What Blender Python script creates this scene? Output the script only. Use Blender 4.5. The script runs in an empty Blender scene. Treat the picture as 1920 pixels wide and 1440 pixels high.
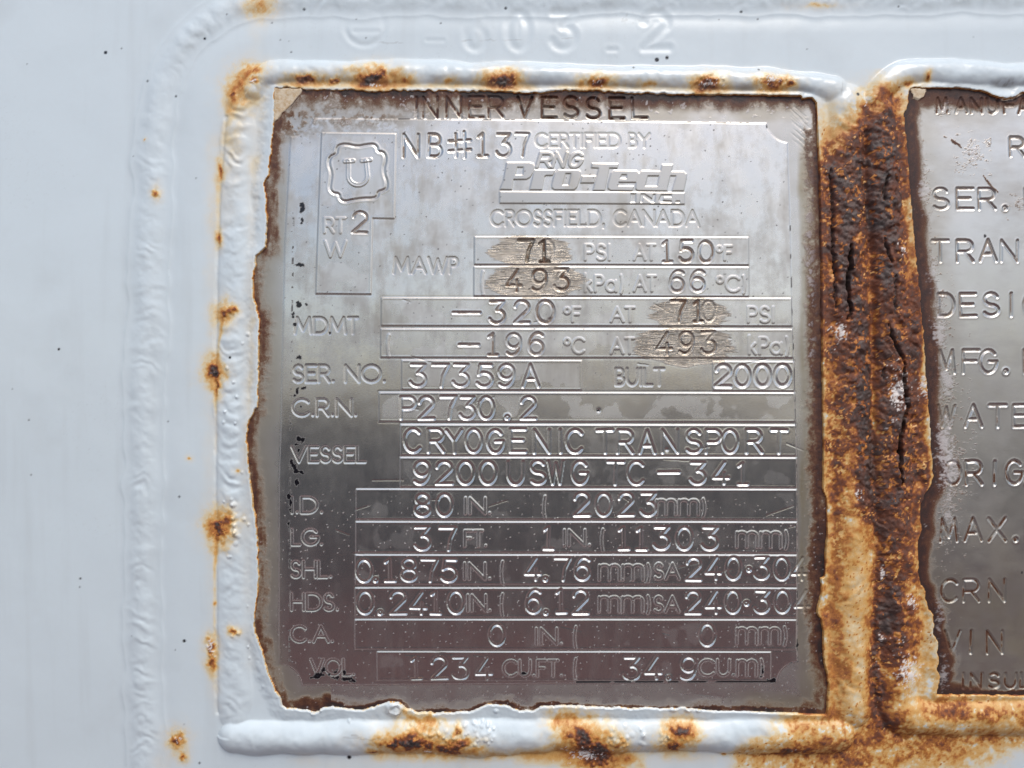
import bpy, math
import numpy as np

# ------------------------------------------------------------------ camera, light, exposure
S = 0.00013                       # metres per unit of the plate drawing
scene = bpy.context.scene
col = scene.collection
cam_d = bpy.data.cameras.new('camera')
cam_d.sensor_width = 36.0
cam_d.lens = 26.0
cam_d.clip_start = 0.01
cam_d.clip_end = 1000.0
cam = bpy.data.objects.new('camera', cam_d)
cam.location = (0.0, -(960 * S) * 26.0 / 18.0, 0.0)
cam.rotation_euler = (math.radians(90), 0, 0)
col.objects.link(cam)
scene.camera = cam

SUN_EL, SUN_AZ = 56.0, 158.0       # azimuth measured clockwise from +Y
world = bpy.data.worlds.new("World")
scene.world = world
world.use_nodes = True
wn = world.node_tree
for n in list(wn.nodes):
    wn.nodes.remove(n)
sky = wn.nodes.new('ShaderNodeTexSky')
sky.sky_type = 'NISHITA'
sky.sun_disc = False
sky.sun_elevation = math.radians(SUN_EL)
sky.sun_rotation = math.radians(SUN_AZ)
sky.air_density = 1.0
sky.dust_density = 3.1
sky.ozone_density = 1.0
bg = wn.nodes.new('ShaderNodeBackground')
bg.inputs['Strength'].default_value = 0.15
wo = wn.nodes.new('ShaderNodeOutputWorld')
wn.links.new(sky.outputs[0], bg.inputs[0])
wn.links.new(bg.outputs[0], wo.inputs[0])

sun_d = bpy.data.lights.new('sun', 'SUN')
sun_d.energy = 1.2
sun_d.angle = math.radians(28)
sun_d.color = (1.0, 0.96, 0.9)
sun = bpy.data.objects.new('sun', sun_d)
col.objects.link(sun)
from mathutils import Vector
el, az = math.radians(SUN_EL), math.radians(SUN_AZ)
sdir = Vector((math.cos(el) * math.sin(az), math.cos(el) * math.cos(az), math.sin(el)))
sun.rotation_euler = (-sdir).to_track_quat('-Z', 'Y').to_euler()
sun.location = (0, -2, 3)

scene.view_settings.view_transform = 'Standard'
scene.view_settings.look = 'None'
scene.view_settings.gamma = 1.0
scene.view_settings.exposure = 0.17

# ------------------------------------------------------------------ numpy noise
def _h(ix, iy, seed):
    n = (ix.astype(np.int64) * 374761393 + iy.astype(np.int64) * 668265263 + seed * 144664901) & 0xFFFFFFFF
    n = ((n ^ (n >> 13)) * 1274126177) & 0xFFFFFFFF
    n = n ^ (n >> 16)
    return (n & 0xFFFFFF).astype(np.float32) / np.float32(0xFFFFFF)

def vnoise(x, y, seed):
    ix = np.floor(x); iy = np.floor(y)
    fx = (x - ix).astype(np.float32); fy = (y - iy).astype(np.float32)
    fx = fx * fx * (3 - 2 * fx); fy = fy * fy * (3 - 2 * fy)
    a = _h(ix, iy, seed); b = _h(ix + 1, iy, seed)
    c = _h(ix, iy + 1, seed); d = _h(ix + 1, iy + 1, seed)
    return (a + (b - a) * fx) * (1 - fy) + (c + (d - c) * fx) * fy

def fbm(x, y, scale, seed, octv=4, gain=0.5):
    """-1..1 noise, scale = size of the largest blob"""
    s = 0; amp = 1; tot = 0; f = 1.0 / scale
    c, k = math.cos(0.6), math.sin(0.6)
    for o in range(octv):
        xr = (x * c - y * k); yr = (x * k + y * c)
        s = s + amp * (vnoise(xr * f + 13.7 * o, yr * f + 7.3 * o, seed + o * 17) * 2 - 1)
        tot += amp; amp *= gain; f *= 2.03
        x, y = xr, yr
    return s / tot * 1.5

def cells(x, y, scale, seed):
    """distance to nearest jittered point, in cells"""
    px = x / scale; py = y / scale
    ix = np.floor(px); iy = np.floor(py)
    best = np.full(px.shape, 9.0, np.float32); bid = np.zeros(px.shape, np.float32)
    for dx in (-1, 0, 1):
        for dy in (-1, 0, 1):
            jx = ix + dx; jy = iy + dy
            cx = jx + _h(jx, jy, seed); cy = jy + _h(jx, jy, seed + 5)
            d = np.sqrt((px - cx) ** 2 + (py - cy) ** 2).astype(np.float32)
            m = d < best
            best = np.where(m, d, best); bid = np.where(m, _h(jx, jy, seed + 9), bid)
    return best, bid

def sstep(a, b, x):
    t = np.clip((x - a) / (b - a), 0, 1)
    return t * t * (3 - 2 * t)

def seg_dist(X, Y, pts, closed=False):
    """distance, arc length and side to a polyline"""
    pts = [tuple(p) for p in pts]
    if closed:
        pts = pts + [pts[0]]
    best = np.full(X.shape, 1e9, np.float32); sl = np.zeros(X.shape, np.float32); side = np.zeros(X.shape, np.float32)
    s0 = 0
    for (x0, y0), (x1, y1) in zip(pts[:-1], pts[1:]):
        vx, vy = x1 - x0, y1 - y0
        L = math.hypot(vx, vy)
        if L < 1e-6:
            continue
        t = np.clip(((X - x0) * vx + (Y - y0) * vy) / (L * L), 0, 1)
        dx = X - x0 - t * vx; dy = Y - y0 - t * vy
        d = np.sqrt(dx * dx + dy * dy)
        m = d < best
        best = np.where(m, d, best); sl = np.where(m, s0 + t * L, sl)
        side = np.where(m, np.where(vx * dy - vy * dx < 0, -1.0, 1.0), side)
        s0 += L
    return best, sl, side

def inside(X, Y, poly):
    r = np.zeros(X.shape, bool)
    n = len(poly)
    for i in range(n):
        x0, y0 = poly[i]; x1, y1 = poly[(i + 1) % n]
        if y0 == y1:
            continue
        c = ((Y >= min(y0, y1)) & (Y < max(y0, y1)))
        xi = x0 + (Y - y0) * (x1 - x0) / (y1 - y0)
        r ^= c & (X < xi)
    return r

def sdf(X, Y, poly):
    d, _, _ = seg_dist(X, Y, poly, True)
    return np.where(inside(X, Y, poly), -d, d)

def chaikin(pts, n=2, closed=False):
    pts = [tuple(map(float, p)) for p in pts]
    for _ in range(n):
        out = []
        m = len(pts)
        if not closed:
            out.append(pts[0])
        for i in range(m if closed else m - 1):
            a = pts[i]; b = pts[(i + 1) % m]
            out.append((a[0] * .75 + b[0] * .25, a[1] * .75 + b[1] * .25))
            out.append((a[0] * .25 + b[0] * .75, a[1] * .25 + b[1] * .75))
        if not closed:
            out.append(pts[-1])
        pts = out
    return pts

def bulge(y):
    # the tank lies on its side: everything follows a cylinder of 1.4 m radius
    return (500.0 ** 2 - (y - 720.0) ** 2) * 4.6e-5

class Win:
    """window of a rectilinear grid: bbox -> index slices and coordinates"""
    def __init__(self, xs, ys, x0, y0, x1, y1):
        i0, i1 = np.searchsorted(xs, [x0, x1]); j0, j1 = np.searchsorted(ys, [y0, y1])
        self.sl = (slice(j0, max(j1, j0)), slice(i0, max(i1, i0)))
        self.X, self.Y = np.meshgrid(xs[i0:i1], ys[j0:j1])
        self.ok = self.X.size > 0

# ------------------------------------------------------------------ stroke alphabet (unit box, y down)
def arc(cx, cy, rx, ry, a0, a1, n=14):
    return [(cx + rx * math.cos(math.radians(a0 + (a1 - a0) * i / n)),
             cy + ry * math.sin(math.radians(a0 + (a1 - a0) * i / n))) for i in range(n + 1)]
O_ = arc(.5, .5, .5, .5, 0, 360, 24)
G = {
 'A': [[(0, 1), (.5, 0), (1, 1)], [(.19, .66), (.81, .66)]],
 'B': [[(0, 1), (0, 0), (.45, 0)] + arc(.5, .24, .36, .24, -90, 90, 8) + [(0, .48)], [(.5, .48)] + arc(.55, .74, .43, .26, -90, 90, 8) + [(0, 1)]],
 'C': [arc(.56, .5, .56, .5, -42, -318, 18)],
 'D': [[(0, 0), (.35, 0)] + arc(.42, .5, .58, .5, -90, 90, 14) + [(0, 1), (0, 0)]],
 'E': [[(1, 0), (0, 0), (0, 1), (1, 1)], [(0, .48), (.82, .48)]],
 'F': [[(1, 0), (0, 0), (0, 1)], [(0, .48), (.82, .48)]],
 'G': [arc(.52, .5, .52, .5, -42, -360, 20) + [(.55, .5)]],
 'H': [[(0, 0), (0, 1)], [(1, 0), (1, 1)], [(0, .48), (1, .48)]],
 'I': [[(.5, 0), (.5, 1)]],
 'L': [[(0, 0), (0, 1), (1, 1)]],
 'M': [[(0, 1), (.12, 0), (.5, .82), (.88, 0), (1, 1)]],
 'N': [[(0, 1), (0, 0), (1, 1), (1, 0)]],
 'O': [O_], '0': [O_],
 'P': [[(0, 1), (0, 0), (.5, 0)] + arc(.55, .27, .43, .27, -90, 90, 10) + [(0, .54)]],
 'R': [[(0, 1), (0, 0), (.5, 0)] + arc(.55, .27, .41, .27, -90, 90, 10) + [(0, .54)], [(.5, .54), (1, 1)]],
 'S': [arc(.5, .26, .42, .26, -25, -270, 14) + arc(.5, .76, .48, .24, -90, 150, 14)],
 'T': [[(0, 0), (1, 0)], [(.5, 0), (.5, 1)]],
 'U': [[(0, 0), (0, .55)] + arc(.5, .55, .5, .45, 180, 0, 14) + [(1, 0)]],
 'V': [[(0, 0), (.5, 1), (1, 0)]],
 'W': [[(0, 0), (.26, 1), (.5, .1), (.74, 1), (1, 0)]],
 'X': [[(0, 0), (1, 1)], [(1, 0), (0, 1)]],
 'Y': [[(0, 0), (.5, .48), (1, 0)], [(.5, .48), (.5, 1)]],
 '1': [[(.12, .14), (.5, 0), (.5, 1)], [(.1, 1), (.95, 1)]],
 '2': [arc(.5, .28, .46, .28, -175, 25, 14) + [(0, 1), (1, 1)]],
 '3': [[(.05, 0), (.92, 0), (.45, .4)] + arc(.46, .69, .5, .31, -85, 160, 14)],
 '4': [[(.72, 0), (0, .74), (1, .74)], [(.7, .5), (.7, 1)]],
 '5': [[(.9, 0), (.18, 0), (.1, .45)] + arc(.45, .68, .5, .32, -135, 150, 14)],
 '6': [arc(.5, .68, .46, .32, 0, 360, 18), arc(.62, .62, .58, .62, -55, -180, 12)],
 '7': [[(0, 0), (1, 0), (.66, .5), (.55, 1)]],
 '8': [arc(.5, .25, .4, .25, 0, 360, 16), arc(.5, .74, .48, .26, 0, 360, 18)],
 '9': [arc(.5, .32, .46, .32, 0, 360, 18), arc(.38, .38, .58, .62, 0, 125, 12)],
 '.': [[(.5, .96), (.5, .965)]], ',': [[(.5, .95), (.35, 1.12)]], '~': [[(.5, .55), (.5, .555)]],
 '(': [arc(2.3, .5, 2.0, .9, 214, 146, 10)], ')': [arc(-1.3, .5, 2.0, .9, -34, 34, 10)],
 '-': [[(0, .5), (1, .5)]],
 '#': [[(.32, 0), (.32, 1)], [(.72, -.08), (.72, 1.05)], [(0, .32), (1, .3)], [(0, .76), (1, .72)]],
 '*': [arc(.5, .22, .48, .2, 0, 360, 12)],
 'a': [arc(.45, .67, .45, .33, 0, 360, 16), [(.92, .33), (.92, 1)]],
 'k': [[(0, -.12), (0, 1)], [(.75, .36), (.05, .72)], [(.28, .62), (.85, 1)]],
 'm': [[(0, .05), (0, 1)], [(0, .35)] + arc(.25, .28, .25, .26, -160, 0, 8) + [(.5, 1)], [(.5, .35)] + arc(.75, .28, .25, .26, -160, 0, 8) + [(1, 1)]],
 '|': [[(.5, 0), (.5, 1)]],
}
ADV = {'I': .08, '.': .08, ',': .1, '(': .22, ')': .22, 'L': .45, 'E': .5, 'F': .48, 'S': .5, 'P': .48, 'B': .5, 'T': .55, 'R': .55,
       'M': .95, 'W': 1.1, 'O': .95, 'C': .78, 'G': .9, 'D': .78, 'N': .72, 'A': .8, 'V': .78, 'U': .62, '*': .38, 'a': .62, 'k': .42, 'm': 1.0,
       'H': .66, 'Y': .7, ' ': .28, 'X': .7}

def glyph_window(xs, ys, ch, x, y0, w, h, rot=0, pad=10, shear=0):
    """window and distance field of one character"""
    W = Win(xs, ys, x - pad - abs(shear) - (w if ch in '()' else 0), y0 - pad - h * .15, x + w + pad + abs(shear), y0 + h * 1.15 + pad)
    if not W.ok:
        return None
    best = np.full(W.X.shape, 1e9, np.float32)
    c, s = math.cos(rot), math.sin(rot)
    cx, cy = x + w / 2, y0 + h / 2
    for st in G[ch]:
        pts = []
        for (u, v) in st:
            px = x + u * w - cx + shear * (.5 - v); py = y0 + v * h - cy
            pts.append((cx + px * c - py * s, cy + px * s + py * c))
        d, _, _ = seg_dist(W.X, W.Y, pts)
        best = np.minimum(best, d)
    return W, best

# ------------------------------------------------------------------ heightfield -> several objects
def structured(o, kind='structure'):
    o['kind'] = kind

def build_mesh(name, X, Y, H, N, faces, attrs, mat, parent=None):
    """X,Y,H flat arrays of all grid vertices, faces = (n,4) indices"""
    used, inv = np.unique(faces.ravel(), return_inverse=True)
    f = inv.reshape(-1, 4)
    co = np.empty((len(used), 3), np.float32)
    co[:, 0] = (X[used] - 960) * S; co[:, 1] = -H[used] * S; co[:, 2] = (720 - Y[used]) * S
    me = bpy.data.meshes.new(name)
    me.vertices.add(len(used)); me.vertices.foreach_set('co', co.ravel())
    me.loops.add(f.size); me.loops.foreach_set('vertex_index', f.ravel().astype(np.int32))
    me.polygons.add(len(f))
    me.polygons.foreach_set('loop_start', np.arange(0, f.size, 4, dtype=np.int32))
    me.update(calc_edges=True)
    for an, arr in attrs.items():
        a = me.attributes.new(an, 'FLOAT_COLOR', 'POINT')
        a.data.foreach_set('color', arr[used].astype(np.float32).ravel())
    me.polygons.foreach_set('use_smooth', np.ones(len(f), bool))
    me.normals_split_custom_set_from_vertices(N[used].astype(np.float32))
    me.materials.append(mat)
    o = bpy.data.objects.new(name, me)
    col.objects.link(o)
    if parent is not None:
        o.parent = parent
    return o

def split_field(xs, ys, H, attrs, flab, table, mat):
    """table: label -> (name, parent key or object, label text); returns dict label->object"""
    H = H + bulge(ys)[:, None]
    nx, ny = len(xs), len(ys)
    X, Y = np.meshgrid(xs, ys)
    gy, gx = np.gradient(H, ys, xs)
    N = np.stack([-gx, -np.ones_like(gx), gy], -1).reshape(-1, 3)
    N /= np.linalg.norm(N, axis=1, keepdims=True)
    idx = np.arange(nx * ny).reshape(ny, nx)
    a = idx[1:, :-1]; b = idx[1:, 1:]; c = idx[:-1, 1:]; d = idx[:-1, :-1]
    F = np.stack([a, b, c, d], -1).reshape(-1, 4)
    L = flab.reshape(-1)
    order = np.argsort(L, kind='stable')
    Ls = L[order]
    at = {k: v.reshape(-1, 4) for k, v in attrs.items()}
    Xf, Yf, Hf = X.ravel(), Y.ravel(), H.ravel()
    out = {}
    for lab in table:
        i0, i1 = np.searchsorted(Ls, [lab, lab + 1])
        if i1 <= i0:
            continue
        name, par, text = table[lab]
        p = out.get(par) if isinstance(par, int) else par
        o = build_mesh(name, Xf, Yf, Hf, N, F[order[i0:i1]], at, mat, p)
        if text:
            o['label'] = text
        out[lab] = o
    return out

def empty(name, label, cat, group=None):
    o = bpy.data.objects.new(name, None)
    o.empty_display_size = 0.02
    col.objects.link(o)
    o['label'] = label; o['category'] = cat
    if group:
        o['group'] = group
    return o

# ------------------------------------------------------------------ materials
class NT:
    def __init__(self, name):
        self.m = bpy.data.materials.new(name); self.m.use_nodes = True
        self.t = self.m.node_tree; self.t.nodes.clear()
        self.out = self.n('ShaderNodeOutputMaterial'); self.bsdf = self.n('ShaderNodeBsdfPrincipled')
        self.l(self.bsdf.outputs[0], self.out.inputs[0])
    def n(self, typ, **kw):
        nd = self.t.nodes.new(typ)
        for k, v in kw.items():
            setattr(nd, k, v)
        return nd
    def l(self, a, b): self.t.links.new(a, b)
    def val(self, inp, v):
        if hasattr(v, 'is_output') or hasattr(v, 'links') and not isinstance(v, (int, float)):
            self.l(v, inp)
        else:
            inp.default_value = v
    def math(self, op, a, b=0.0, c=None, clamp=False):
        nd = self.n('ShaderNodeMath', operation=op, use_clamp=clamp)
        self.val(nd.inputs[0], a); self.val(nd.inputs[1], b)
        if c is not None: self.val(nd.inputs[2], c)
        return nd.outputs[0]
    def mix(self, f, a, b, mode='MIX'):
        nd = self.n('ShaderNodeMix', data_type='RGBA', blend_type=mode)
        self.val(nd.inputs[0], f)
        for i, v in ((6, a), (7, b)):
            if isinstance(v, tuple): nd.inputs[i].default_value = (*v, 1)
            else: self.l(v, nd.inputs[i])
        return nd.outputs[2]
    def noise(self, scale, detail=4, rough=.55, vec=None, dist=0):
        nd = self.n('ShaderNodeTexNoise'); nd.inputs['Scale'].default_value = scale
        nd.inputs['Detail'].default_value = detail; nd.inputs['Roughness'].default_value = rough
        nd.inputs['Distortion'].default_value = dist
        if vec is not None: self.l(vec, nd.inputs['Vector'])
        return nd.outputs[0]
    def attr(self, name):
        a = self.n('ShaderNodeAttribute', attribute_name=name)
        s = self.n('ShaderNodeSeparateColor'); self.l(a.outputs['Color'], s.inputs[0])
        return s.outputs[0], s.outputs[1], s.outputs[2], a.outputs['Alpha']
    def coord(self, sx=1, sy=1, sz=1):
        g = self.n('ShaderNodeTexCoord'); m = self.n('ShaderNodeMapping')
        m.inputs['Scale'].default_value = (sx, sy, sz); self.l(g.outputs['Object'], m.inputs[0])
        return m.outputs[0]
    def ramp(self, f, stops):
        nd = self.n('ShaderNodeValToRGB'); e = nd.color_ramp.elements
        while len(e) < len(stops): e.new(0.5)
        for i, (p, c) in enumerate(stops):
            e[i].position = p; e[i].color = (*c, 1)
        self.l(f, nd.inputs[0]); return nd.outputs[0]
    def bump(self, h, dist, strength=1.0, prev=None):
        nd = self.n('ShaderNodeBump'); nd.inputs['Distance'].default_value = dist; nd.inputs['Strength'].default_value = strength
        self.l(h, nd.inputs['Height'])
        if prev is not None: self.l(prev, nd.inputs['Normal'])
        return nd.outputs[0]
    def set(self, **kw):
        for k, v in kw.items():
            i = self.bsdf.inputs[k.replace('_', ' ')]
            if isinstance(v, tuple): i.default_value = (*v, 1) if len(v) == 3 else v
            elif isinstance(v, (int, float)): i.default_value = v
            else: self.l(v, i)

def mat_paint():
    # marks: R rust amount, G grey grime, B white salt, A black speck
    m = NT('weathered_white_paint')
    r, g, b, a = m.attr('marks')
    n1 = m.noise(3200, 5, .65, m.coord()); n2 = m.noise(700, 4, .6, m.coord())
    rn = m.math('ADD', r, m.math('MULTIPLY', m.math('SUBTRACT', n1, .5), m.math('MINIMUM', m.math('MULTIPLY', r, .7), .30)))
    c = m.ramp(rn, [(0.0, (.655, .75, .79)), (.06, (.71, .735, .70)), (.14, (.76, .64, .40)), (.24, (.70, .40, .115)), (.38, (.52, .20, .030)),
                    (.50, (.29, .082, .015)), (.62, (.17, .046, .016)), (.80, (.082, .030, .019)), (1.0, (.030, .019, .017))])
    cool = m.mix(m.math('MULTIPLY', n2, .10), c, (.55, .52, .47))
    c = m.mix(m.math('MULTIPLY', g, .75), cool, (.20, .18, .15))
    c = m.mix(b, c, (.80, .75, .70)); c = m.mix(a, c, (.012, .012, .014))
    ro = m.ramp(rn, [(0, (.20,) * 3), (.25, (.42,) * 3), (.5, (.62,) * 3), (.8, (.46,) * 3)])
    ro = m.math('ADD', ro, m.math('MULTIPLY', b, .2))
    fine = m.noise(5200, 6, .7, m.coord())
    amp = m.math('ADD', .05, m.math('MULTIPLY', sm(m, r, .3, .75), .5))
    bp = m.bump(m.math('MULTIPLY', fine, amp), 0.00035, .6)
    m.set(Base_Color=c, Roughness=ro, Normal=bp)
    m.l(m.math('SUBTRACT', .5, m.math('MULTIPLY', m.math('SUBTRACT', sm(m, r, .3, .5), sm(m, r, .7, .9)), .30)), m.bsdf.inputs['Specular IOR Level'])
    return m.m

def sm(m, x, a, b):
    nd = m.n('ShaderNodeMapRange', interpolation_type='SMOOTHSTEP')
    nd.inputs[1].default_value = a; nd.inputs[2].default_value = b
    m.l(x, nd.inputs[0]); return nd.outputs[0]

def mat_steel(name, base, rough, brushed):
    # marks: R brown corrosion, G olive tarnish and painted warm tint, B ground patch, A black paint residue ; cloud: R pale film and painted edge glints, G white salt and glints, B paint flake, A dirt film and painted edge shade
    m = NT(name)
    r, g, b, a = m.attr('marks'); f, s, k, d = m.attr('cloud')
    n1 = m.noise(4200, 5, .65, m.coord()); n2 = m.noise(260, 5, .6, m.coord())
    brush = m.noise(1.0, 3, .6, m.coord(700, 1, 9000)) if brushed else m.noise(1.0, 3, .6, m.coord(1500, 1, 7000))
    col = m.mix(m.math('MULTIPLY', n2, .35), base, tuple(v * .86 for v in base))
    col = m.mix(m.math('MULTIPLY', brush, .16), col, tuple(v * .62 for v in base))
    col = m.mix(m.math('MULTIPLY', f, .55), col, (.76, .75, .72))
    col = m.mix(m.math('MULTIPLY', d, .8), col, (.22, .20, .175))
    og = m.math('MULTIPLY', g, .8)
    col = m.mix(og, col, (.25, .20, .105))
    gb = sm(m, m.noise(1.0, 4, .7, m.coord(300, 1, 7000)), .3, .7)
    gcol = m.mix(gb, (.21, .175, .135), (.62, .57, .49))
    col = m.mix(b, col, gcol)
    rn = m.math('ADD', r, m.math('MULTIPLY', m.math('SUBTRACT', n1, .5), m.math('MINIMUM', r, .5)))
    rc = m.ramp(rn, [(0, (.30, .25, .19)), (.35, (.165, .098, .052)), (.55, (.110, .042, .020)), (.75, (.060, .021, .013)), (1, (.022, .012, .011))])
    rf = sm(m, rn, .08, .5)
    col = m.mix(rf, col, rc)
    col = m.mix(s, col, (.62, .59, .58)); col = m.mix(k, col, m.mix(sm(m, m.noise(900, 6, .7, m.coord()), .35, .7), (.68, .58, .42), (.50, .34, .17))); col = m.mix(a, col, (.006, .006, .009))
    nonm = m.math('MAXIMUM', m.math('MAXIMUM', rf, s), m.math('MAXIMUM', k, a))
    met = m.math('SUBTRACT', 1.0, m.math('MINIMUM', m.math('ADD', nonm, m.math('MULTIPLY', d, .55)), 1.0))
    met = m.math('MULTIPLY', met, m.math('SUBTRACT', 1.0, m.math('ADD', m.math('MULTIPLY', f, .22), m.math('MULTIPLY', g, .3))))
    ro = m.math('ADD', rough, m.math('MULTIPLY', m.math('SUBTRACT', n2, .5), .16))
    ro = m.math('ADD', ro, m.math('MULTIPLY', f, .10)); ro = m.math('ADD', ro, m.math('MULTIPLY', g, .1)); ro = m.math('ADD', ro, m.math('MULTIPLY', rf, .25))
    ro = m.math('ADD', ro, m.math('MULTIPLY', d, .2))
    fine = m.noise(5000, 5, .7, m.coord())
    hh = m.math('ADD', m.math('MULTIPLY', brush, .10), m.math('MULTIPLY', m.math('MULTIPLY', fine, m.math('MAXIMUM', rf, s)), 1.0))
    hh = m.math('ADD', hh, m.math('MULTIPLY', m.math('MULTIPLY', gb, b), .35))
    bp = m.bump(hh, 0.00012, .8)
    m.set(Base_Color=col, Roughness=ro, Metallic=met, Normal=bp)
    return m.m

M_paint = mat_paint()
M_alu = mat_steel('etched_steel', (.70, .685, .65), .20, False)
M_right = mat_steel('brushed_steel', (.60, .585, .555), .30, True)

# ------------------------------------------------------------------ ground and an added dark strip that mirror in the plates
def ground():
    m = NT('red_brown_gravel')
    n = m.noise(30, 6, .7, m.coord()); n2 = m.noise(1.2, 4, .6, m.coord())
    c = m.mix(n, (.075, .038, .036), (.19, .10, .095)); c = m.mix(n2, c, (.13, .065, .062))
    m.set(Base_Color=c, Roughness=.95, Normal=m.bump(n, .02, .6))
    me = bpy.data.meshes.new('ground'); R = 600; z = -1.35
    me.from_pydata([(-R, -R, z), (R, -R, z), (R, R, z), (-R, R, z)], [], [(0, 1, 2, 3)])
    me.materials.append(m.m); o = bpy.data.objects.new('ground', me); col.objects.link(o); structured(o)
ground()
def dark_reflected_strip():  # unseen dark strip, added so the plates mirror a dark band
    m = NT('dark_strip_surface')
    n = m.noise(40, 6, .7, m.coord()); c = m.mix(n, (.010, .010, .013), (.026, .026, .031))
    m.set(Base_Color=c, Roughness=.9, Normal=m.bump(n, .01, .5))
    me = bpy.data.meshes.new('dark_reflected_strip'); z = -1.346
    me.from_pydata([(-300, -60, z), (300, -60, z), (300, -3.6, z), (-300, -3.6, z)], [], [(0, 1, 2, 3)])
    me.materials.append(m.m); o = bpy.data.objects.new('dark_reflected_strip', me); col.objects.link(o); structured(o)
dark_reflected_strip()

# ------------------------------------------------------------------ outlines of the two bare plates where the paint ends
HOLE1 = [(517,166),(560,167),(600,171),(640,170),(700,173),(760,171),(840,173),(900,172),(960,176),(1000,177),(1060,172),(1100,171),(1160,176),(1210,177),(1300,179),(1400,180),(1490,182),(1500,182),(1503,188),(1512,185),(1522,185),(1528,193),
 (1530,240),(1532,300),(1533,400),(1534,500),(1534,600),(1535,700),(1536,800),(1536,915),(1543,932),(1544,960),(1545,1000),(1542,1040),(1541,1078),(1534,1082),(1535,1110),(1529,1140),(1528,1148),(1536,1160),(1540,1180),(1540,1210),(1543,1240),(1549,1262),(1552,1290),(1550,1341),
 (1500,1338),(1420,1335),(1340,1333),(1300,1329),(1278,1327),(1240,1329),(1150,1327),(1060,1324),(1030,1324),(1010,1326),(1000,1332),(975,1333),(962,1330),(950,1324),(930,1322),(908,1323),(895,1329),(880,1336),(850,1336),(832,1337),(800,1338),(778,1335),(762,1329),(750,1318),(735,1316),(722,1319),(700,1327),(680,1332),(655,1332),(640,1328),(620,1327),(604,1329),(590,1336),(575,1331),(548,1330),(536,1328),(528,1323),
 (524,1306),(518,1296),(509,1272),(499,1245),(494,1215),(488,1200),(481,1186),(480,1150),(485,1125),(489,1100),(489,1050),(487,1000),(486,975),(481,945),(476,905),(473,870),(470,840),(471,800),(478,780),(487,765),(490,740),(491,680),(492,620),(491,592),(486,575),(482,560),(480,545),(481,525),(484,506),(483,495),(486,484),(493,476),(503,466),(504,420),(506,375),(501,362),(500,345),(506,333),(511,290),(514,250),(516,210)]
HOLE2 = [(1707,167),(1740,166),(1790,167),(1830,171),(1848,174),(1866,184),(1885,187),(1902,184),(1912,175),(1935,172),(2110,170),(2110,1304),(1860,1303),(1757,1302),
 (1760,1290),(1764,1268),(1757,1255),(1762,1240),(1757,1222),(1758,1200),(1749,1187),(1748,1150),(1738,1140),(1731,1118),(1732,1105),(1722,1092),(1717,1070),(1716,1010),(1724,990),(1719,972),(1719,945),(1728,925),(1740,905),(1743,890),(1740,850),(1738,810),(1734,770),(1729,700),(1724,620),(1718,540),(1711,470),(1706,400),(1701,330),(1697,260),(1695,215),(1700,205),(1703,185)]

# ================================================================== PAINTED STEEL: shell, pad and weld beads
def axis(lo, hi, step, far):
    a = list(np.arange(lo, hi + .01, step)); s = step; v = a[-1]; w = a[0]; up = []; dn = []
    while v < hi + far:
        s *= 1.25; v += s; w -= s; up.append(v); dn.append(w)
    return np.array(dn[::-1] + a + up, np.float64)
wx = axis(-30, 1950, 2.0, 700); wy = axis(-30, 1470, 2.0, 600)
X, Y = np.meshgrid(wx, wy)
X = X.astype(np.float32); Y = Y.astype(np.float32)
rng = np.random.RandomState(7)

wob = fbm(X, Y, 60, 3, 3)
wx1 = fbm(X, Y, 14, 21, 3); wy1 = fbm(X, Y, 14, 31, 3)
# signed distances to the plate openings, ragged by a little noise
h1 = sdf(X, Y, HOLE1); h2 = sdf(X, Y, HOLE2)
near1 = np.abs(h1) < 60
rag = fbm(X, Y, 9, 41, 3)
h1 = h1 + rag * 1.3 * sstep(1400, 1300, X) + rag * .9
h2 = h2 + rag * 1.6
hole = np.minimum(h1, h2)

H = np.full(X.shape, -7.0, np.float32) + fbm(X, Y, 260, 5, 3) * 1.6 + fbm(X, Y, 40, 6, 3) * .16
OUT = chaikin([(262, 2200), (262, 1440), (268, 1100), (274, 800), (284, 400), (288, 240), (300, 150), (330, 85), (375, 38), (430, 6), (500, -12), (700, -16), (1100, -14), (1600, -18), (2700, -18)], 2)
dO, sO, sideO = seg_dist(X, Y, OUT)
padin = sideO > 0
H += np.where(padin, sstep(0, 75, dO) * 5.0, 0)
rust = np.zeros_like(H); grime = np.zeros_like(H); salt = np.zeros_like(H); speck = np.zeros_like(H)
flab_v = np.where(padin, 2, 0)          # vertex label, turned into face labels later

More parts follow.
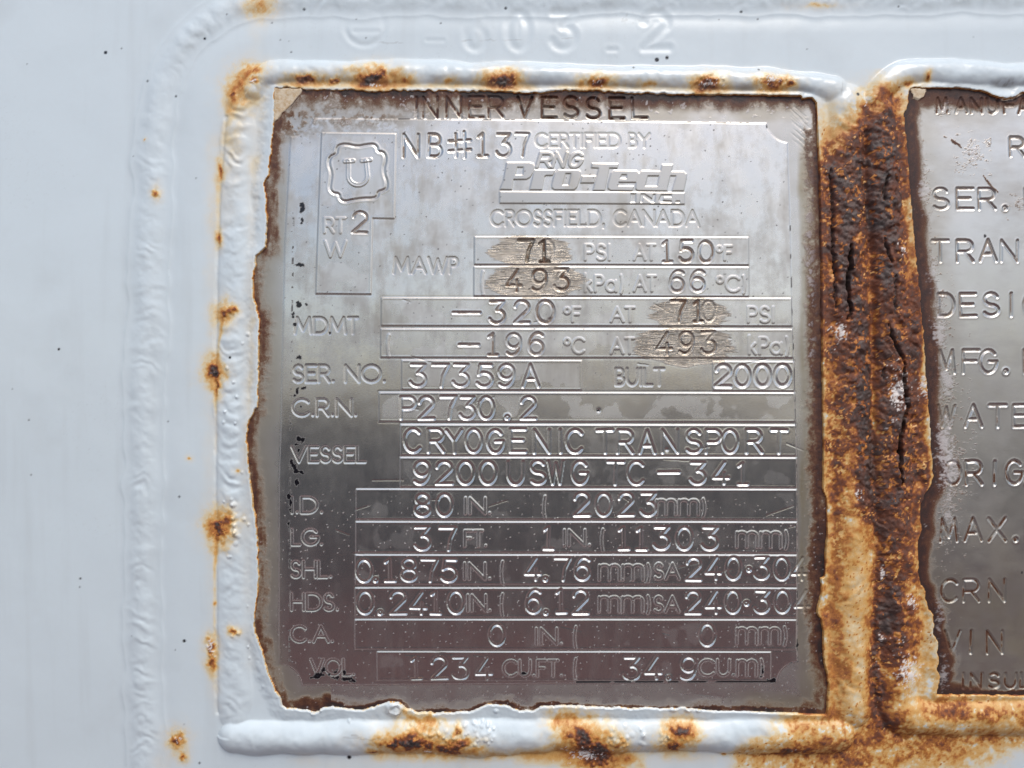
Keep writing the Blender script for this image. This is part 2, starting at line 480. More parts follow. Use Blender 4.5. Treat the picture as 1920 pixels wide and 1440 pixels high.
def bead(pts, w, h, lab, rip=.0, per=24, wav=2.0, seed=1, smooth=2, toe=.9, k=2.2, lev=-3.0):
    global H, flab_v
    P = chaikin(pts, smooth)
    d, s, side = seg_dist(X, Y, P)
    sd = d * side
    sh = fbm(s, np.zeros_like(s) + seed * 9.1, 90, seed, 3) * wav
    sd = sd + sh
    ww = w * (1 + .14 * fbm(s, np.zeros_like(s) + 3.3 * seed, 55, seed + 3, 2))
    t = np.clip(np.abs(sd) / ww, 0, 1.3)
    prof = np.clip(1 - t * t, 0, 1) ** toe
    rp = 0
    if rip:
        ph = s / per + .6 * t * t + 1.1 * fbm(X, Y, 60, seed + 8, 3) + .12 * sd / ww
        rp = rip * (np.sin(ph * 2 * math.pi) * (.45 + .75 * fbm(X, Y, 50, seed + 9, 2)) + fbm(X, Y, 22, seed + 12, 3) * 1.5) * np.clip(1.25 - t, 0, 1)
    b = h * prof * (1 + .12 * fbm(s, sd, 45, seed + 5, 3)) + rp * (t < 1.25) * prof ** .4
    base = H
    cand = (base if lev is None else lev) + b - 60.0 * np.clip(t - .93, 0, 1) ** 1.3
    mask = t < 1.28
    Hn = .5 * (base + cand + np.sqrt((base - cand) ** 2 + k * k))
    H = base + (Hn - base) * sstep(1.27, 1.0, t)
    flab_v = np.where(t < 1.0, lab, flab_v)
    return d, s, t

bead(OUT, 40, 7.5, 1, rip=.5, per=27, seed=11, wav=4, smooth=0, toe=2.4, k=3.0, lev=None)
# frame of beads round the left plate
bead([(470, 165), (486, 140), (520, 133), (700, 136), (1000, 140), (1300, 147), (1500, 152), (1565, 168)], 25, 13, 3, rip=.5, per=60, seed=21)
bead([(470, 150), (448, 190), (442, 300), (440, 700), (438, 1000), (436, 1345)], 34, 7, 4, rip=.75, per=24, seed=31, wav=3, toe=1.1)
bead([(436, 1386), (700, 1388), (1000, 1384), (1300, 1382), (1575, 1384)], 35, 18, 5, rip=.4, per=70, seed=41, wav=2.5)
bead([(1588, 195), (1586, 350), (1586, 700), (1590, 960), (1596, 1150), (1600, 1330)], 38, 13, 6, rip=.8, per=30, seed=51, wav=3)
# frame of beads round the right plate
bead([(1640, 185), (1665, 148), (1710, 130), (1800, 134), (1930, 143), (2300, 150)], 27, 14, 7, rip=.4, per=60, seed=61)
bead([(1650, 210), (1660, 400), (1670, 700), (1674, 930), (1690, 1050), (1694, 1200), (1688, 1300), (1700, 1345)], 37, 14, 8, rip=.8, per=30, seed=71, wav=3)
bead([(1698, 1340), (1730, 1352), (1800, 1350), (1930, 1344), (2300, 1345)], 36, 18, 9, rip=.5, per=60, seed=81)

# flat painted ledge between the bead toes and the paint edge
led = np.maximum(H, 3.2 + wob * .6)
H = H + (led - H) * sstep(34, 6, np.abs(hole)) * (hole < 40)
# right edges stand higher, the film is thick with rust below
H += sstep(14, 2, np.abs(hole)) * 1.6 * sstep(1380, 1500, X)
# ragged paint lip curls up a little at the left and the bottom
H += np.exp(-((h1 - 4) / 3.0) ** 2) * .9 * (X < 1500)

# ---- rust of the middle, from a table of profiles
MID = {
 120: [(1560,0),(1700,0),(1920,0)],
 150: [(1560,0),(1600,.02),(1630,.06),(1650,.10),(1680,.08),(1700,.04),(1735,.06),(1745,.02),(1780,0)],
 185: [(1530,.03),(1575,.02),(1600,.10),(1625,.28),(1645,.55),(1670,.55),(1690,.25),(1700,.16),(1720,.1),(1760,0)],
 215: [(1530,.08),(1560,.04),(1590,.14),(1610,.40),(1630,.70),(1665,.75),(1682,.45),(1694,.18),(1705,.3)],
 250: [(1530,.10),(1550,.16),(1580,.26),(1600,.50),(1620,.90),(1655,.92),(1675,.65),(1690,.45),(1700,.40)],
 290: [(1530,.14),(1545,.38),(1565,.52),(1590,.74),(1605,1.),(1625,.9),(1665,.95),(1680,.60),(1690,.35),(1705,.45)],
 330: [(1532,.45),(1560,.72),(1595,.85),(1608,.98),(1620,.6),(1650,1.),(1675,.75),(1692,.50),(1705,.40)],
 420: [(1534,.45),(1548,.60),(1570,.90),(1596,.80),(1606,.50),(1622,.9),(1628,1.),(1650,.95),(1672,.75),(1690,.48),(1702,.32),(1710,.35)],
 500: [(1535,.42),(1552,.62),(1575,.95),(1592,.72),(1610,.60),(1630,.55),(1650,.9),(1672,.75),(1690,.6),(1700,.32),(1714,.3)],
 570: [(1536,.38),(1552,.62),(1575,.9),(1600,.85),(1622,.75),(1630,.40),(1650,.95),(1675,.72),(1695,.58),(1715,.62),(1722,.3)],
 620: [(1536,.34),(1548,.55),(1562,.6),(1580,.62),(1600,.95),(1622,.95),(1631,.42),(1645,.85),(1670,.85),(1700,.68),(1716,.6),(1725,.25)],
 700: [(1536,.30),(1545,.46),(1570,.58),(1592,.85),(1610,.98),(1624,.9),(1632,.40),(1642,.70),(1670,.74),(1695,.68),(1712,.58),(1726,.15),(1732,.12)],
 800: [(1536,.26),(1545,.42),(1560,.48),(1585,.55),(1600,.92),(1624,1.),(1632,.38),(1642,.72),(1670,.72),(1700,.66),(1724,.60),(1734,.12)],
 860: [(1537,.22),(1545,.38),(1560,.50),(1590,.45),(1604,.92),(1630,1.),(1638,.55),(1655,.88),(1680,.84),(1710,.66),(1730,.55),(1741,.12)],
 920: [(1542,.22),(1555,.42),(1575,.40),(1592,.34),(1606,.85),(1632,.98),(1640,.6),(1660,.95),(1690,.88),(1712,.5),(1728,.72),(1742,.25)],
 950: [(1542,.22),(1560,.42),(1580,.32),(1598,.30),(1612,.75),(1638,.9),(1660,.85),(1680,.60),(1700,.65),(1716,.4)],
 985: [(1545,.26),(1562,.42),(1582,.30),(1602,.20),(1622,.30),(1638,.50),(1650,.85),(1680,.72),(1705,.62),(1718,.30)],
 1060:[(1544,.24),(1562,.40),(1580,.22),(1605,.15),(1630,.22),(1642,.52),(1652,.78),(1672,.62),(1695,.50),(1712,.28)],
 1110:[(1536,.22),(1552,.32),(1566,.38),(1580,.22),(1605,.15),(1625,.22),(1638,.50),(1655,.95),(1672,.92),(1692,.60),(1712,.38),(1726,.22)],
 1165:[(1536,.22),(1552,.30),(1570,.38),(1586,.18),(1610,.16),(1628,.30),(1642,.75),(1660,1.),(1680,.95),(1695,.55),(1715,.38),(1735,.16)],
 1205:[(1540,.20),(1556,.32),(1572,.40),(1588,.18),(1612,.17),(1626,.35),(1640,.88),(1665,.80),(1690,.66),(1712,.55),(1726,.48),(1740,.14),(1755,.1)],
 1250:[(1548,.22),(1562,.36),(1578,.38),(1592,.20),(1612,.16),(1628,.42),(1642,.85),(1658,.50),(1680,.38),(1700,.14),(1730,.13),(1758,.2)],
 1300:[(1552,.22),(1566,.30),(1580,.34),(1596,.18),(1612,.14),(1628,.50),(1646,.90),(1658,.52),(1670,.34),(1690,.22),(1715,.12),(1745,.18),(1757,.24),(1800,.16),(1920,.14)],
 1335:[(1400,.04),(1480,.10),(1550,.20),(1570,.24),(1600,.20),(1615,.14),(1630,.48),(1648,.72),(1660,.38),(1690,.22),(1720,.14),(1760,.30),(1820,.32),(1920,.24)],
 1365:[(1380,.02),(1460,.14),(1540,.26),(1590,.28),(1615,.22),(1632,.26),(1652,.62),(1668,.75),(1690,.42),(1720,.34),(1780,.14),(1860,.16),(1920,.20)],
 1390:[(1380,.03),(1450,.16),(1520,.26),(1590,.32),(1620,.26),(1650,.24),(1668,.42),(1690,.66),(1712,.55),(1740,.38),(1820,.28),(1920,.26)],
 1415:[(1350,.06),(1420,.24),(1500,.32),(1560,.36),(1620,.32),(1660,.20),(1700,.32),(1740,.30),(1800,.22),(1880,.12),(1920,.05)],
 1450:[(1350,.06),(1420,.14),(1500,.24),(1580,.34),(1640,.28),(1700,.16),(1780,.12),(1850,.05),(1920,.0)],
}
def table_eval(T, X, Y):
    keys = sorted(T); ax = np.arange(1340, 1960, 4.0)
    grid = []
    for k in keys:
        px = [p[0] for p in T[k]]; pv = [p[1] for p in T[k]]
        if 300 < k < 700: pv = [max(q, .55 if k < 600 else .46) if p < 1556 else q for p, q in zip(px, pv)]
        if 280 < k < 940: pv = [q + .11 * min(1, max(0, (q - .36) / .1)) * (q < .82) for q in pv]
        if k >= 1335: pv = [q * 1.35 if q < .34 else q for q in pv]
        if 940 < k < 1330: pv = [q * 1.18 if q < .45 else q for q in pv]
        grid.append(np.interp(ax, px, pv, left=0 if px[0] < 1520 or k < 200 else pv[0], right=pv[-1]))
    grid = np.array(grid); keys = np.array(keys, float)
    yi = np.clip(np.interp(Y, keys, np.arange(len(keys))), 0, len(keys) - 1.001); xi = np.clip((X - 1340) / 4, 0, len(ax) - 1.001)
    j = yi.astype(int); i = xi.astype(int); fy = yi - j; fx = xi - i
    v = (grid[j, i] * (1 - fx) + grid[j, i + 1] * fx) * (1 - fy) + (grid[j + 1, i] * (1 - fx) + grid[j + 1, i + 1] * fx) * fy
    return v
W = Win(wx, wy, 1345, 125, 1952, 1472)
Xw, Yw = W.X.astype(np.float32), W.Y.astype(np.float32)
dx = fbm(Xw, Yw, 26, 101, 4) * 7; dy = fbm(Xw, Yw, 26, 111, 4) * 8
v = table_eval(MID, Xw + dx, Yw + dy)
left_fade = np.maximum(sstep(1345, 1400, Xw) * sstep(1370, 1385, Yw), np.maximum(sstep(1500, 1545, Xw), sstep(1400, 1480, Xw) * sstep(1320, 1345, Yw)))
v = v * left_fade
zone = sstep(960, 1000, Yw) * sstep(1545, 1556, Xw) * sstep(1640, 1622, Xw) * sstep(1345, 1320, Yw)
v = v + (np.maximum(v, .17) - v) * zone
nz = fbm(Xw, Yw, 20, 121, 4, .65); nf = fbm(Xw, Yw, 5, 131, 2, .7)
amp = np.clip(v * 1.2, 0, .5) * (1 - .45 * zone)
v2 = v + nz * amp * .62 + nf * amp * .30
# pale paint specks that survive in the brown areas
sp = fbm(Xw, Yw, 6.5, 141, 3, .7) + .35 * fbm(Xw, Yw, 50, 145, 3)
m_sp = sstep(.62, .80, sp) * sstep(.30, .45, v) * sstep(1.0, .8, v)
v2 = np.where(m_sp > 0, v2 * (1 - m_sp) + .20 * m_sp, v2)
v2 = v2 - (.22 / (2 * math.pi)) * .95 * np.sin(2 * math.pi * v2 / .22) * sstep(.12, .3, v)
# ochre flecks
fl = fbm(Xw, Yw, 10, 151, 3, .6)
m_fl = np.maximum(sstep(.50, .58, fl), sstep(.60, .68, fbm(Xw, Yw, 22, 155, 4, .65))) * sstep(.5, .65, v) * .92
v2 = v2 * (1 - m_fl) + (.38 + .10 * fbm(Xw, Yw, 5, 157, 2)) * m_fl
# brown pin holes in the cream areas
ph, pid = cells(Xw, Yw, 8.0, 161)
m_ph = (ph < .18) * (pid > .70) * ((v > .12) & (v < .30)) * (fbm(Xw, Yw, 60, 165, 2) + .55 * zone > .25)
v2 = np.where(m_ph > 0, .48, v2)
v2 = np.minimum(v2, .80 + .16 * fbm(Xw, Yw, 18, 158, 4) + .14 * sstep(.85, 1.0, v))
rust[W.sl] = np.maximum(rust[W.sl], v2)
# relief of the scale: lumps, blisters and pits
c1, id1 = cells(Xw + dx * .6, Yw + dy * .6, 17.0, 171); c2, id2 = cells(Xw + dx * .3, Yw + dy * .3, 8.5, 181)
lum = np.clip(1 - (c1 / .72) ** 2, 0, 1) ** .8 * (id1 - .15) * 4.6 + np.clip(1 - (c2 / .6) ** 2, 0, 1) * 1.3 * (id2 > .45)
sc = sstep(.5, .85, v)
ridged = 1 - np.abs(fbm(Xw, Yw, 24, 191, 4, .6))
rel = (lum + nz * 2.2 + nf * .35 + (ridged - .6) * 1.6) * sc + nf * .45 * sstep(.15, .4, v) + fbm(Xw, Yw, 16, 195, 3) * .8 * sstep(.2, .5, v)
edge_keep = sstep(2, 12, hole[W.sl])
H[W.sl] += rel * edge_keep
# valley between the two beads
dv, _, _ = seg_dist(Xw, Yw, [(1622, 250), (1618, 330), (1628, 430), (1632, 560), (1630, 800), (1638, 930), (1640, 1100), (1640, 1250), (1648, 1330), (1668, 1372), (1700, 1392)])
H[W.sl] -= np.exp(-((dv + nf * 1.5) / 6) ** 2) * 4.5

def crack(pts, w, depth, dark=.98):
    x0 = min(p[0] for p in pts) - 20; x1 = max(p[0] for p in pts) + 20
    y0 = min(p[1] for p in pts) - 20; y1 = max(p[1] for p in pts) + 20
    K = Win(wx, wy, x0, y0, x1, y1)
    n = fbm(K.X, K.Y, 9, 211, 3) * 2.6
    d, s, side = seg_dist(K.X + n, K.Y, pts)
    L = s.max(); t = s / L
    ww = w * np.clip(np.minimum(t, 1 - t) * 5, .25, 1) * (1 + .4 * fbm(s, s * 0, 26, 213, 2))
    m = sstep(ww + 1.4, ww - .4, d)
    H[K.sl] -= m * depth
    H[K.sl] += np.exp(-((d - ww - 5) / 4) ** 2) * 1.6
    rust[K.sl] = np.where(m > .4, np.maximum(rust[K.sl], dark), rust[K.sl])
crack([(1588, 462), (1585, 500), (1580, 530), (1582, 560), (1587, 585), (1578, 600)], 2.6, 16)
crack([(1554, 320), (1556, 400), (1555, 470), (1559, 520), (1559, 580)], 1.0, 8, .9)
crack([(1650, 450), (1656, 480), (1662, 495)], 1.2, 8)
crack([(1655, 608), (1660, 630), (1670, 650), (1683, 680)], 1.3, 10)
crack([(1684, 683), (1683, 715), (1690, 745), (1691, 765), (1683, 790), (1678, 820), (1677, 850), (1677, 880), (1680, 905)], 2.9, 18)
crack([(1668, 520), (1667, 560), (1668, 590)], .8, 5, .9)
crack([(1648, 690), (1647, 712)], .9, 5, .9)
crack([(1656, 330), (1650, 360), (1652, 385)], .9, 6, .95)

# ---- rust bleeding through at single points: x, y, rx, ry, core, halo, halo size
SP = [(700,148,26,13,.85,.42,2.3),(575,150,22,8,.55,.25,2.2),(625,151,14,6,.45,.2,2.),(760,150,10,6,.35,.2,3.),(943,153,20,11,.78,.4,2.4),(1120,156,22,8,.55,.28,2.4),
 (1328,160,26,13,.55,.28,2.0),(1445,158,24,12,.5,.26,2.),(1480,157,10,7,.5,.25,2.),(840,152,12,5,.2,.12,3),(1215,158,22,5,.22,.12,2.5),
 (470,130,22,14,.26,.16,2.0),(482,153,11,12,.45,.12,2.0),(450,158,20,24,.24,.18,2.0),(438,180,7,9,.4,.14,2.6),(462,138,8,16,.3,.12,2.0),
 (295,363,6,9,.45,.22,2.0),(271,262,3,3,.3,.1,2),(414,322,5,14,.35,.2,2.2),(414,450,5,10,.38,.2,2.4),(425,590,9,12,.55,.3,2.6),(440,582,10,8,.5,.2,2.),
 (405,697,13,14,.75,.4,2.3),(412,725,6,16,.40,.2,2.2),(412,990,14,20,.75,.4,2.2),(425,975,16,14,.35,.25,2.2),(441,1182,7,6,.55,.22,2.4),(395,1215,9,16,.45,.2,2.2),
 (358,858,5,4,.25,.1,2.),(450,880,5,4,.25,.1,2.),(405,1130,3,4,.3,.1,2),(396,1245,8,14,.38,.2,2.0),
 (328,1393,11,12,.50,.2,2.6),(338,1425,7,9,.45,.2,2),(770,1392,44,15,.90,.40,1.9),(840,1408,34,10,.65,.32,2.2),(790,1352,40,22,.22,.16,1.6),(858,1370,10,12,.45,.12,2),(865,1393,24,10,.5,.2,2.),
 (1090,1382,26,20,.68,.36,2.2),(1120,1405,34,22,.66,.36,1.9),(1060,1355,24,18,.22,.18,2.0),(1278,1370,22,14,.72,.34,2.2),(1265,1398,22,12,.6,.30,2.),(1480,1408,22,8,.66,.26,2.6),(1360,1420,6,4,.45,.1,2),
 (700,1412,10,4,.4,.16,2.5),(1130,1432,40,16,.45,.3,1.9),(940,1420,80,14,.10,.07,2),(483,1,10,8,.30,.22,4.),(1540,3,30,5,.12,.1,2),(1738,146,5,7,.42,.2,2.4),(1700,156,10,6,.35,.2,2.5),
 (1648,170,8,8,.3,.2,3)]
for (x, y, rx, ry, core, halo, hs) in SP:
    rx *= .82; ry *= .85; core *= .9; hs *= 1.12
    K = Win(wx, wy, x - rx * hs * 2.2, y - ry * hs * 2.2, x + rx * hs * 2.2, y + ry * hs * 2.2)
    if not K.ok: continue
    nx_ = wx1[K.sl]; ny_ = wy1[K.sl]
    ex = (K.X - x + nx_ * rx * .6) / rx; ey = (K.Y - y + ny_ * ry * .6) / ry
    r2 = ex * ex + ey * ey
    c = core * .92 * np.exp(-(r2 * 1.7) ** 1.1) + halo * .95 * np.exp(-r2 / (hs * hs) * 1.2)
    g = fbm(K.X, K.Y, 7, 301, 3, .65)
    c = c * (1 + .45 * g)
    bright = sstep(.45, .75, g) * sstep(.3, .6, c) * .6
    c = c * (1 - bright)
    rust[K.sl] = np.maximum(rust[K.sl], c) + np.minimum(rust[K.sl], c) * .35
    cc, _ = cells(K.X, K.Y, 7, 303)
    H[K.sl] += (np.clip(1 - (cc / .55) ** 2, 0, 1) * 2.0 + g * 1.2) * np.exp(-r2 * .7) * (core > .34) * sstep(2, 9, hole[K.sl])

# drips and pale yellow washes
def wash(pts, w, amt, seed=400, fade=True):
    global rust
    x0 = min(p[0] for p in pts) - w * 3; x1 = max(p[0] for p in pts) + w * 3
    y0 = min(p[1] for p in pts) - w * 2; y1 = max(p[1] for p in pts) + w * 2
    K = Win(wx, wy, x0, y0, x1, y1)
    d, s, _ = seg_dist(K.X + wx1[K.sl] * w * .3, K.Y, pts)
    a = amt * np.exp(-(d / w) ** 2) * (1 + .5 * fbm(K.X, K.Y, 22, seed, 3))
    if fade: a = a * (1 - .6 * s / max(s.max(), 1))
    rust[K.sl] += a
for p, w, a in [([(422, 600), (415, 640), (410, 690)], 4, .16), ([(408, 730), (409, 800), (407, 850)], 3.5, .09), ([(407, 1010), (404, 1080), (402, 1200)], 3.5, .16), ([(480, 10), (478, 60), (474, 110)], 14, .05),
                ([(452, 200), (440, 260), (425, 400)], 26, .10), ([(410, 340), (412, 450)], 5, .10), ([(398, 1240), (404, 1340)], 9, .06), ([(400, 260), (398, 900), (396, 1300)], 13, .055), ([(478, 300), (470, 700), (470, 1250)], 12, .06),
                ([(430, 170), (424, 260)], 14, .14), ([(485, 190), (482, 330)], 14, .07), ([(482, 560), (474, 760), (462, 900)], 8, .06), ([(560, 1430), (700, 1440)], 20, .04),
                ([(520, 158), (900, 162), (1300, 168), (1500, 172)], 7, .13), ([(900, 1418), (1400, 1425)], 16, .05), ([(700, 1420), (900, 1430)], 16, .10), ([(1000, 1420), (1200, 1435)], 22, .14),
                ([(1255, 1420), (1340, 1430)], 14, .10), ([(1555, 215), (1570, 300)], 24, .09), ([(1700, 1330), (1920, 1330)], 12, .05), ([(300, 1440), (330, 1400)], 18, .05), ([(1560, 170), (1640, 150)], 18, .03)]:
    wash(p, w, a, 400 + int(w), fade=(p[0][1] != p[-1][1]))
# dark rust right under the paint film around the openings
edge = sstep(4.0, .5, hole) * sstep(-12, -1, hole) * (1 - .8 * sstep(1290, 1310, Y) * (X < 1500))
rust = np.maximum(rust, edge * (.45 + .35 * np.clip(fbm(X, Y, 30, 420, 3), -.5, 1)) * sstep(3.0, 1.0, hole))
rust = np.where(hole < -1.0, np.maximum(rust, .8), rust)
# gray green shade of dirt along the lower toe of the top beads
for y0, x0, x1, sl_ in [(151, 510, 1560, .018), (160, 1720, 1940, .01)]:
    yy = y0 + (X - x0) * sl_
    g = np.exp(-((Y - yy) / 6) ** 2) * (X > x0) * (X < x1) * np.clip(.35 + fbm(X, Y, 46, 430, 4), 0, 1)
    grime = np.maximum(grime, g * .55)
grime = np.maximum(grime, np.clip(fbm(X, Y, 120, 440, 5) - .35, 0, 1) * .16 * (hole > 3))
ga = np.exp(-(((X - 1885) / 30) ** 2 + ((Y - 158) / 7) ** 2)) * sstep(0, .5, fbm(X, Y, 9, 445, 3)); grime = np.maximum(grime, ga)
ga = np.exp(-(((X - 1172) / 34) ** 2 + ((Y - 27) / 10) ** 2)) * sstep(.25, .6, fbm(X, Y, 6, 446, 3)) * .35; grime = np.maximum(grime, ga)
grime = np.maximum(grime, np.clip(fbm(X, Y * .08, 24, 447, 4) - .15, 0, 1) * .11 * (hole > 3) + np.clip(fbm(X, Y, 5, 448, 3, .8) - .5, 0, 1) * .22 * (hole > 3) * sstep(0, .4, fbm(X, Y, 150, 449, 3)))
# seam at the toe of the left bead
ds, _, _ = seg_dist(X, Y, [(424, 220), (414, 350), (409, 600), (408, 1000), (404, 1340)])
H -= np.exp(-((ds + wx1 * 1.2) / 3.5) ** 2) * 2.2
# white salt and bare patches on the rust
for (x, y, rx, ry, th) in [(1672, 738, 13, 30, .05), (1568, 626, 12, 18, .1), (1722, 725, 10, 20, .15), (1685, 470, 12, 10, .35), (1652, 1075, 8, 12, .3), (1700, 1125, 14, 12, .35), (1700, 1255, 26, 36, .25), (1652, 1195, 8, 10, .4),
                           (1600, 925, 8, 12, .4), (1328, 158, 20, 9, .35), (1445, 150, 16, 12, .35), (1120, 155, 12, 5, .4), (1625, 195, 8, 12, .45), (480, 155, 8, 8, .45), (395, 1215, 12, 18, .4), (1100, 1420, 40, 14, .3), (805, 1412, 18, 5, .5), (328, 1392, 8, 8, .4), (1490, 1405, 10, 4, .4), (700, 160, 18, 3, .4)]:
    K = Win(wx, wy, x - rx * 2.2, y - ry * 2.2, x + rx * 2.2, y + ry * 2.2)
    r2 = ((K.X - x) / rx) ** 2 + ((K.Y - y) / ry) ** 2
    q = np.exp(-r2) * 1.2 + fbm(K.X, K.Y, 5, 450, 4, 1.0) * 1.15 - th - .48
    salt[K.sl] = np.maximum(salt[K.sl], sstep(.15, .4, q))
    H[K.sl] += sstep(.15, .4, q) * .8
# blisters in the paint
bl = [(1290, 1331, 7, 3), (739, 1330, 14, 4), (742, 1336, 9, 3), (586, 1338, 6, 3), (600, 1332, 5, 3), (930, 1335, 5, 2.5), (654, 1353, 4, 2), (1310, 1332, 5, 3), (1262, 1330, 8, 2.5)]
for k in range(60):
    bl.append((rng.uniform(760, 930), rng.uniform(1352, 1400), rng.uniform(2.5, 6), rng.uniform(1, 2.4)))
for k in range(34):
    bl.append((rng.uniform(1140, 1260), rng.uniform(1362, 1400), rng.uniform(2.5, 7), rng.uniform(1, 2.4)))
for k in range(20):
    bl.append((rng.uniform(412, 470), rng.uniform(550, 1240), rng.uniform(2.2, 4.5), rng.uniform(1, 2)))
for k in range(16):
    bl.append((rng.normal(445, 10), rng.normal(985, 18), rng.uniform(3, 6), rng.uniform(1.4, 3)))
for k in range(12):
    bl.append((rng.normal(1325, 14), rng.normal(155, 5), rng.uniform(2.5, 4.5), rng.uniform(1, 2)))
for (x, y, r, h) in bl:
    K = Win(wx, wy, x - r * 2, y - r * 2, x + r * 2, y + r * 2)
    if not K.ok: continue
    r2 = ((K.X - x) ** 2 + (K.Y - y) ** 2) / (r * r)
    H[K.sl] += h * np.clip(1 - r2, 0, 1) ** .8 * (hole[K.sl] > 1)
# torn blister ring beside the bottom edge
K = Win(wx, wy, 715, 1305, 765, 1355)
rr = np.sqrt(((K.X - 740) / 13) ** 2 + ((K.Y - 1331) / 11) ** 2) + fbm(K.X, K.Y, 10, 460, 3) * .25
H[K.sl] += np.exp(-((rr - 1) / .28) ** 2) * 3.5 - np.exp(-(rr / .6) ** 2) * 2
# black specks
for (x, y, r) in [(190, 92, 3.2), (113, 655, 2.4), (379, 67, 2.4), (566, 10, 2.2), (1233, 109, 4), (1252, 105, 3.2), (345, 1202, 3), (340, 930, 2), (318, 790, 1.6), (272, 148, 2), (1607, 178, 3), (948, 8, 2.4), (1188, 126, 2), (368, 1438, 2), (652, 1426, 4), (327, 178, 2),
                  (437, 671, 2.4), (1394, 15, 2.4), (220, 84, 1.6), (60, 890, 1.6), (150, 1085, 2), (1423, 130, 2)] + [(rng.uniform(20, 460), rng.uniform(20, 1420), rng.uniform(1.0, 1.7)) for k in range(10)] + [(rng.uniform(460, 1900), rng.uniform(5, 100), rng.uniform(1.0, 1.8)) for k in range(12)]:
    K = Win(wx, wy, x - 8, y - 8, x + 8, y + 8)
    if not K.ok: continue
    d = np.sqrt((K.X - x) ** 2 + (K.Y - y) ** 2)
    speck[K.sl] = np.maximum(speck[K.sl], sstep(r + 1.2, r - 1.0, d) * min(1, r / 2.2))
# hairline scratches in the paint
for p in [[(1575, 178), (1580, 150), (1590, 130)], [(645, 1378), (700, 1385), (740, 1380)], [(660, 1376), (678, 1380)], [(560, 76), (820, 74), (1100, 66)], [(1130, 1349), (1185, 1354)], [(518, 1310), (530, 1309)]]:
    K = Win(wx, wy, min(q[0] for q in p) - 8, min(q[1] for q in p) - 8, max(q[0] for q in p) + 8, max(q[1] for q in p) + 8)
    d, s, _ = seg_dist(K.X, K.Y + wy1[K.sl] * 3, p)
    grime[K.sl] = np.maximum(grime[K.sl], sstep(1.9, .5, d) * .35 * sstep(-.4, .2, fbm(K.X, K.Y, 30, 470, 2)))

# ---- large soft numbers stamped into the pad before painting
lab = 20
pad_parts = {}
def soft(ch, x, w, y0=17, h=70, depth=3.4, hw=9, txt=None, amt=None):
    global lab
    r = glyph_window(wx, wy, ch, x, y0, w, h, pad=22)
    Wn, d = r
    k = np.ones_like(d) if amt is None else amt(Wn.X, Wn.Y)
    H[Wn.sl] += .30 * k * (-depth * np.exp(-(d / hw) ** 2 * 1.6) + .9 * np.exp(-((d - hw * 1.4) / 5) ** 2))
    sub = flab_v[Wn.sl]; sub[(d < hw * 1.3) & (sub == 2)] = lab; flab_v[Wn.sl] = sub
    pad_parts[lab] = ('stamped_character', None, txt); lab += 1
soft('O', 645, 74, 8, 72, 3.0, 7, 'faint circle mark stamped under the paint', lambda x, y: .25 + .75 * sstep(40, 60, y))
soft('-', 662, 44, 8, 92, 1.2, 6, 'faint bar inside the circle mark')
soft('-', 800, 30, 40, 62, 1.0, 5, 'faint dash stamped under the paint')
soft('6', 872, 38, txt='numeral 6 stamped under the paint', amt=lambda x, y: .2 + .8 * sstep(40, 62, y))
soft('0', 953, 38, txt='numeral 0 stamped under the paint')
soft('3', 1037, 42, txt='numeral 3 stamped under the paint')
soft('-', 1142, 14, 55, 70, 1.6, 6, 'point stamped under the paint')
soft('2', 1208, 48, txt='numeral 2 stamped under the paint')

# ---- drop below the plates inside the openings, a deep skirt at the far rim
cut = sstep(1.6, -1.8, hole)
H = H * (1 - cut) + (-9.0) * cut
rim = (X <= wx[0]) | (X >= wx[-1]) | (Y <= wy[0]) | (Y >= wy[-1])
H[rim] = -70
rust = np.clip(rust, 0, 1.0)
marks = np.stack([rust, np.clip(grime, 0, 1), np.clip(salt, 0, 1), np.clip(speck, 0, 1)], -1)
flab = flab_v[:-1, :-1].copy()
hf = np.maximum(np.maximum(hole[:-1, :-1], hole[1:, 1:]), np.maximum(hole[1:, :-1], hole[:-1, 1:]))
flab[hf < -14] = -1
pad = empty('mounting_pad', 'white painted steel mounting pad with rusty weld beads framing two bare metal plates', 'mounting pad')
table = {0: ('tank_shell', None, None), 2: ('pad_sheet', pad, None),
         1: ('weld_bead', pad, 'rippled white painted outer weld bead'),
         3: ('weld_bead', pad, 'white weld bead with rust spots along the top of the left plate'), 4: ('weld_bead', pad, 'rippled white weld bead left of the left plate'),
         5: ('weld_bead', pad, 'thick white weld bead with rust blooms below the left plate'), 6: ('weld_bead', pad, 'scaly rusted weld bead right of the left plate'),
         7: ('weld_bead', pad, 'white weld bead over the right plate'), 8: ('weld_bead', pad, 'cracked dark rusted weld bead left of the right plate'),
         9: ('weld_bead', pad, 'rust stained weld bead below the right plate')}
for k, (n, p, t) in pad_parts.items():
    table[k] = (n, pad, t)
res = split_field(wx, wy, H, {'marks': marks}, flab, table, M_paint)
structured(res[0])
PH = H
del X, Y

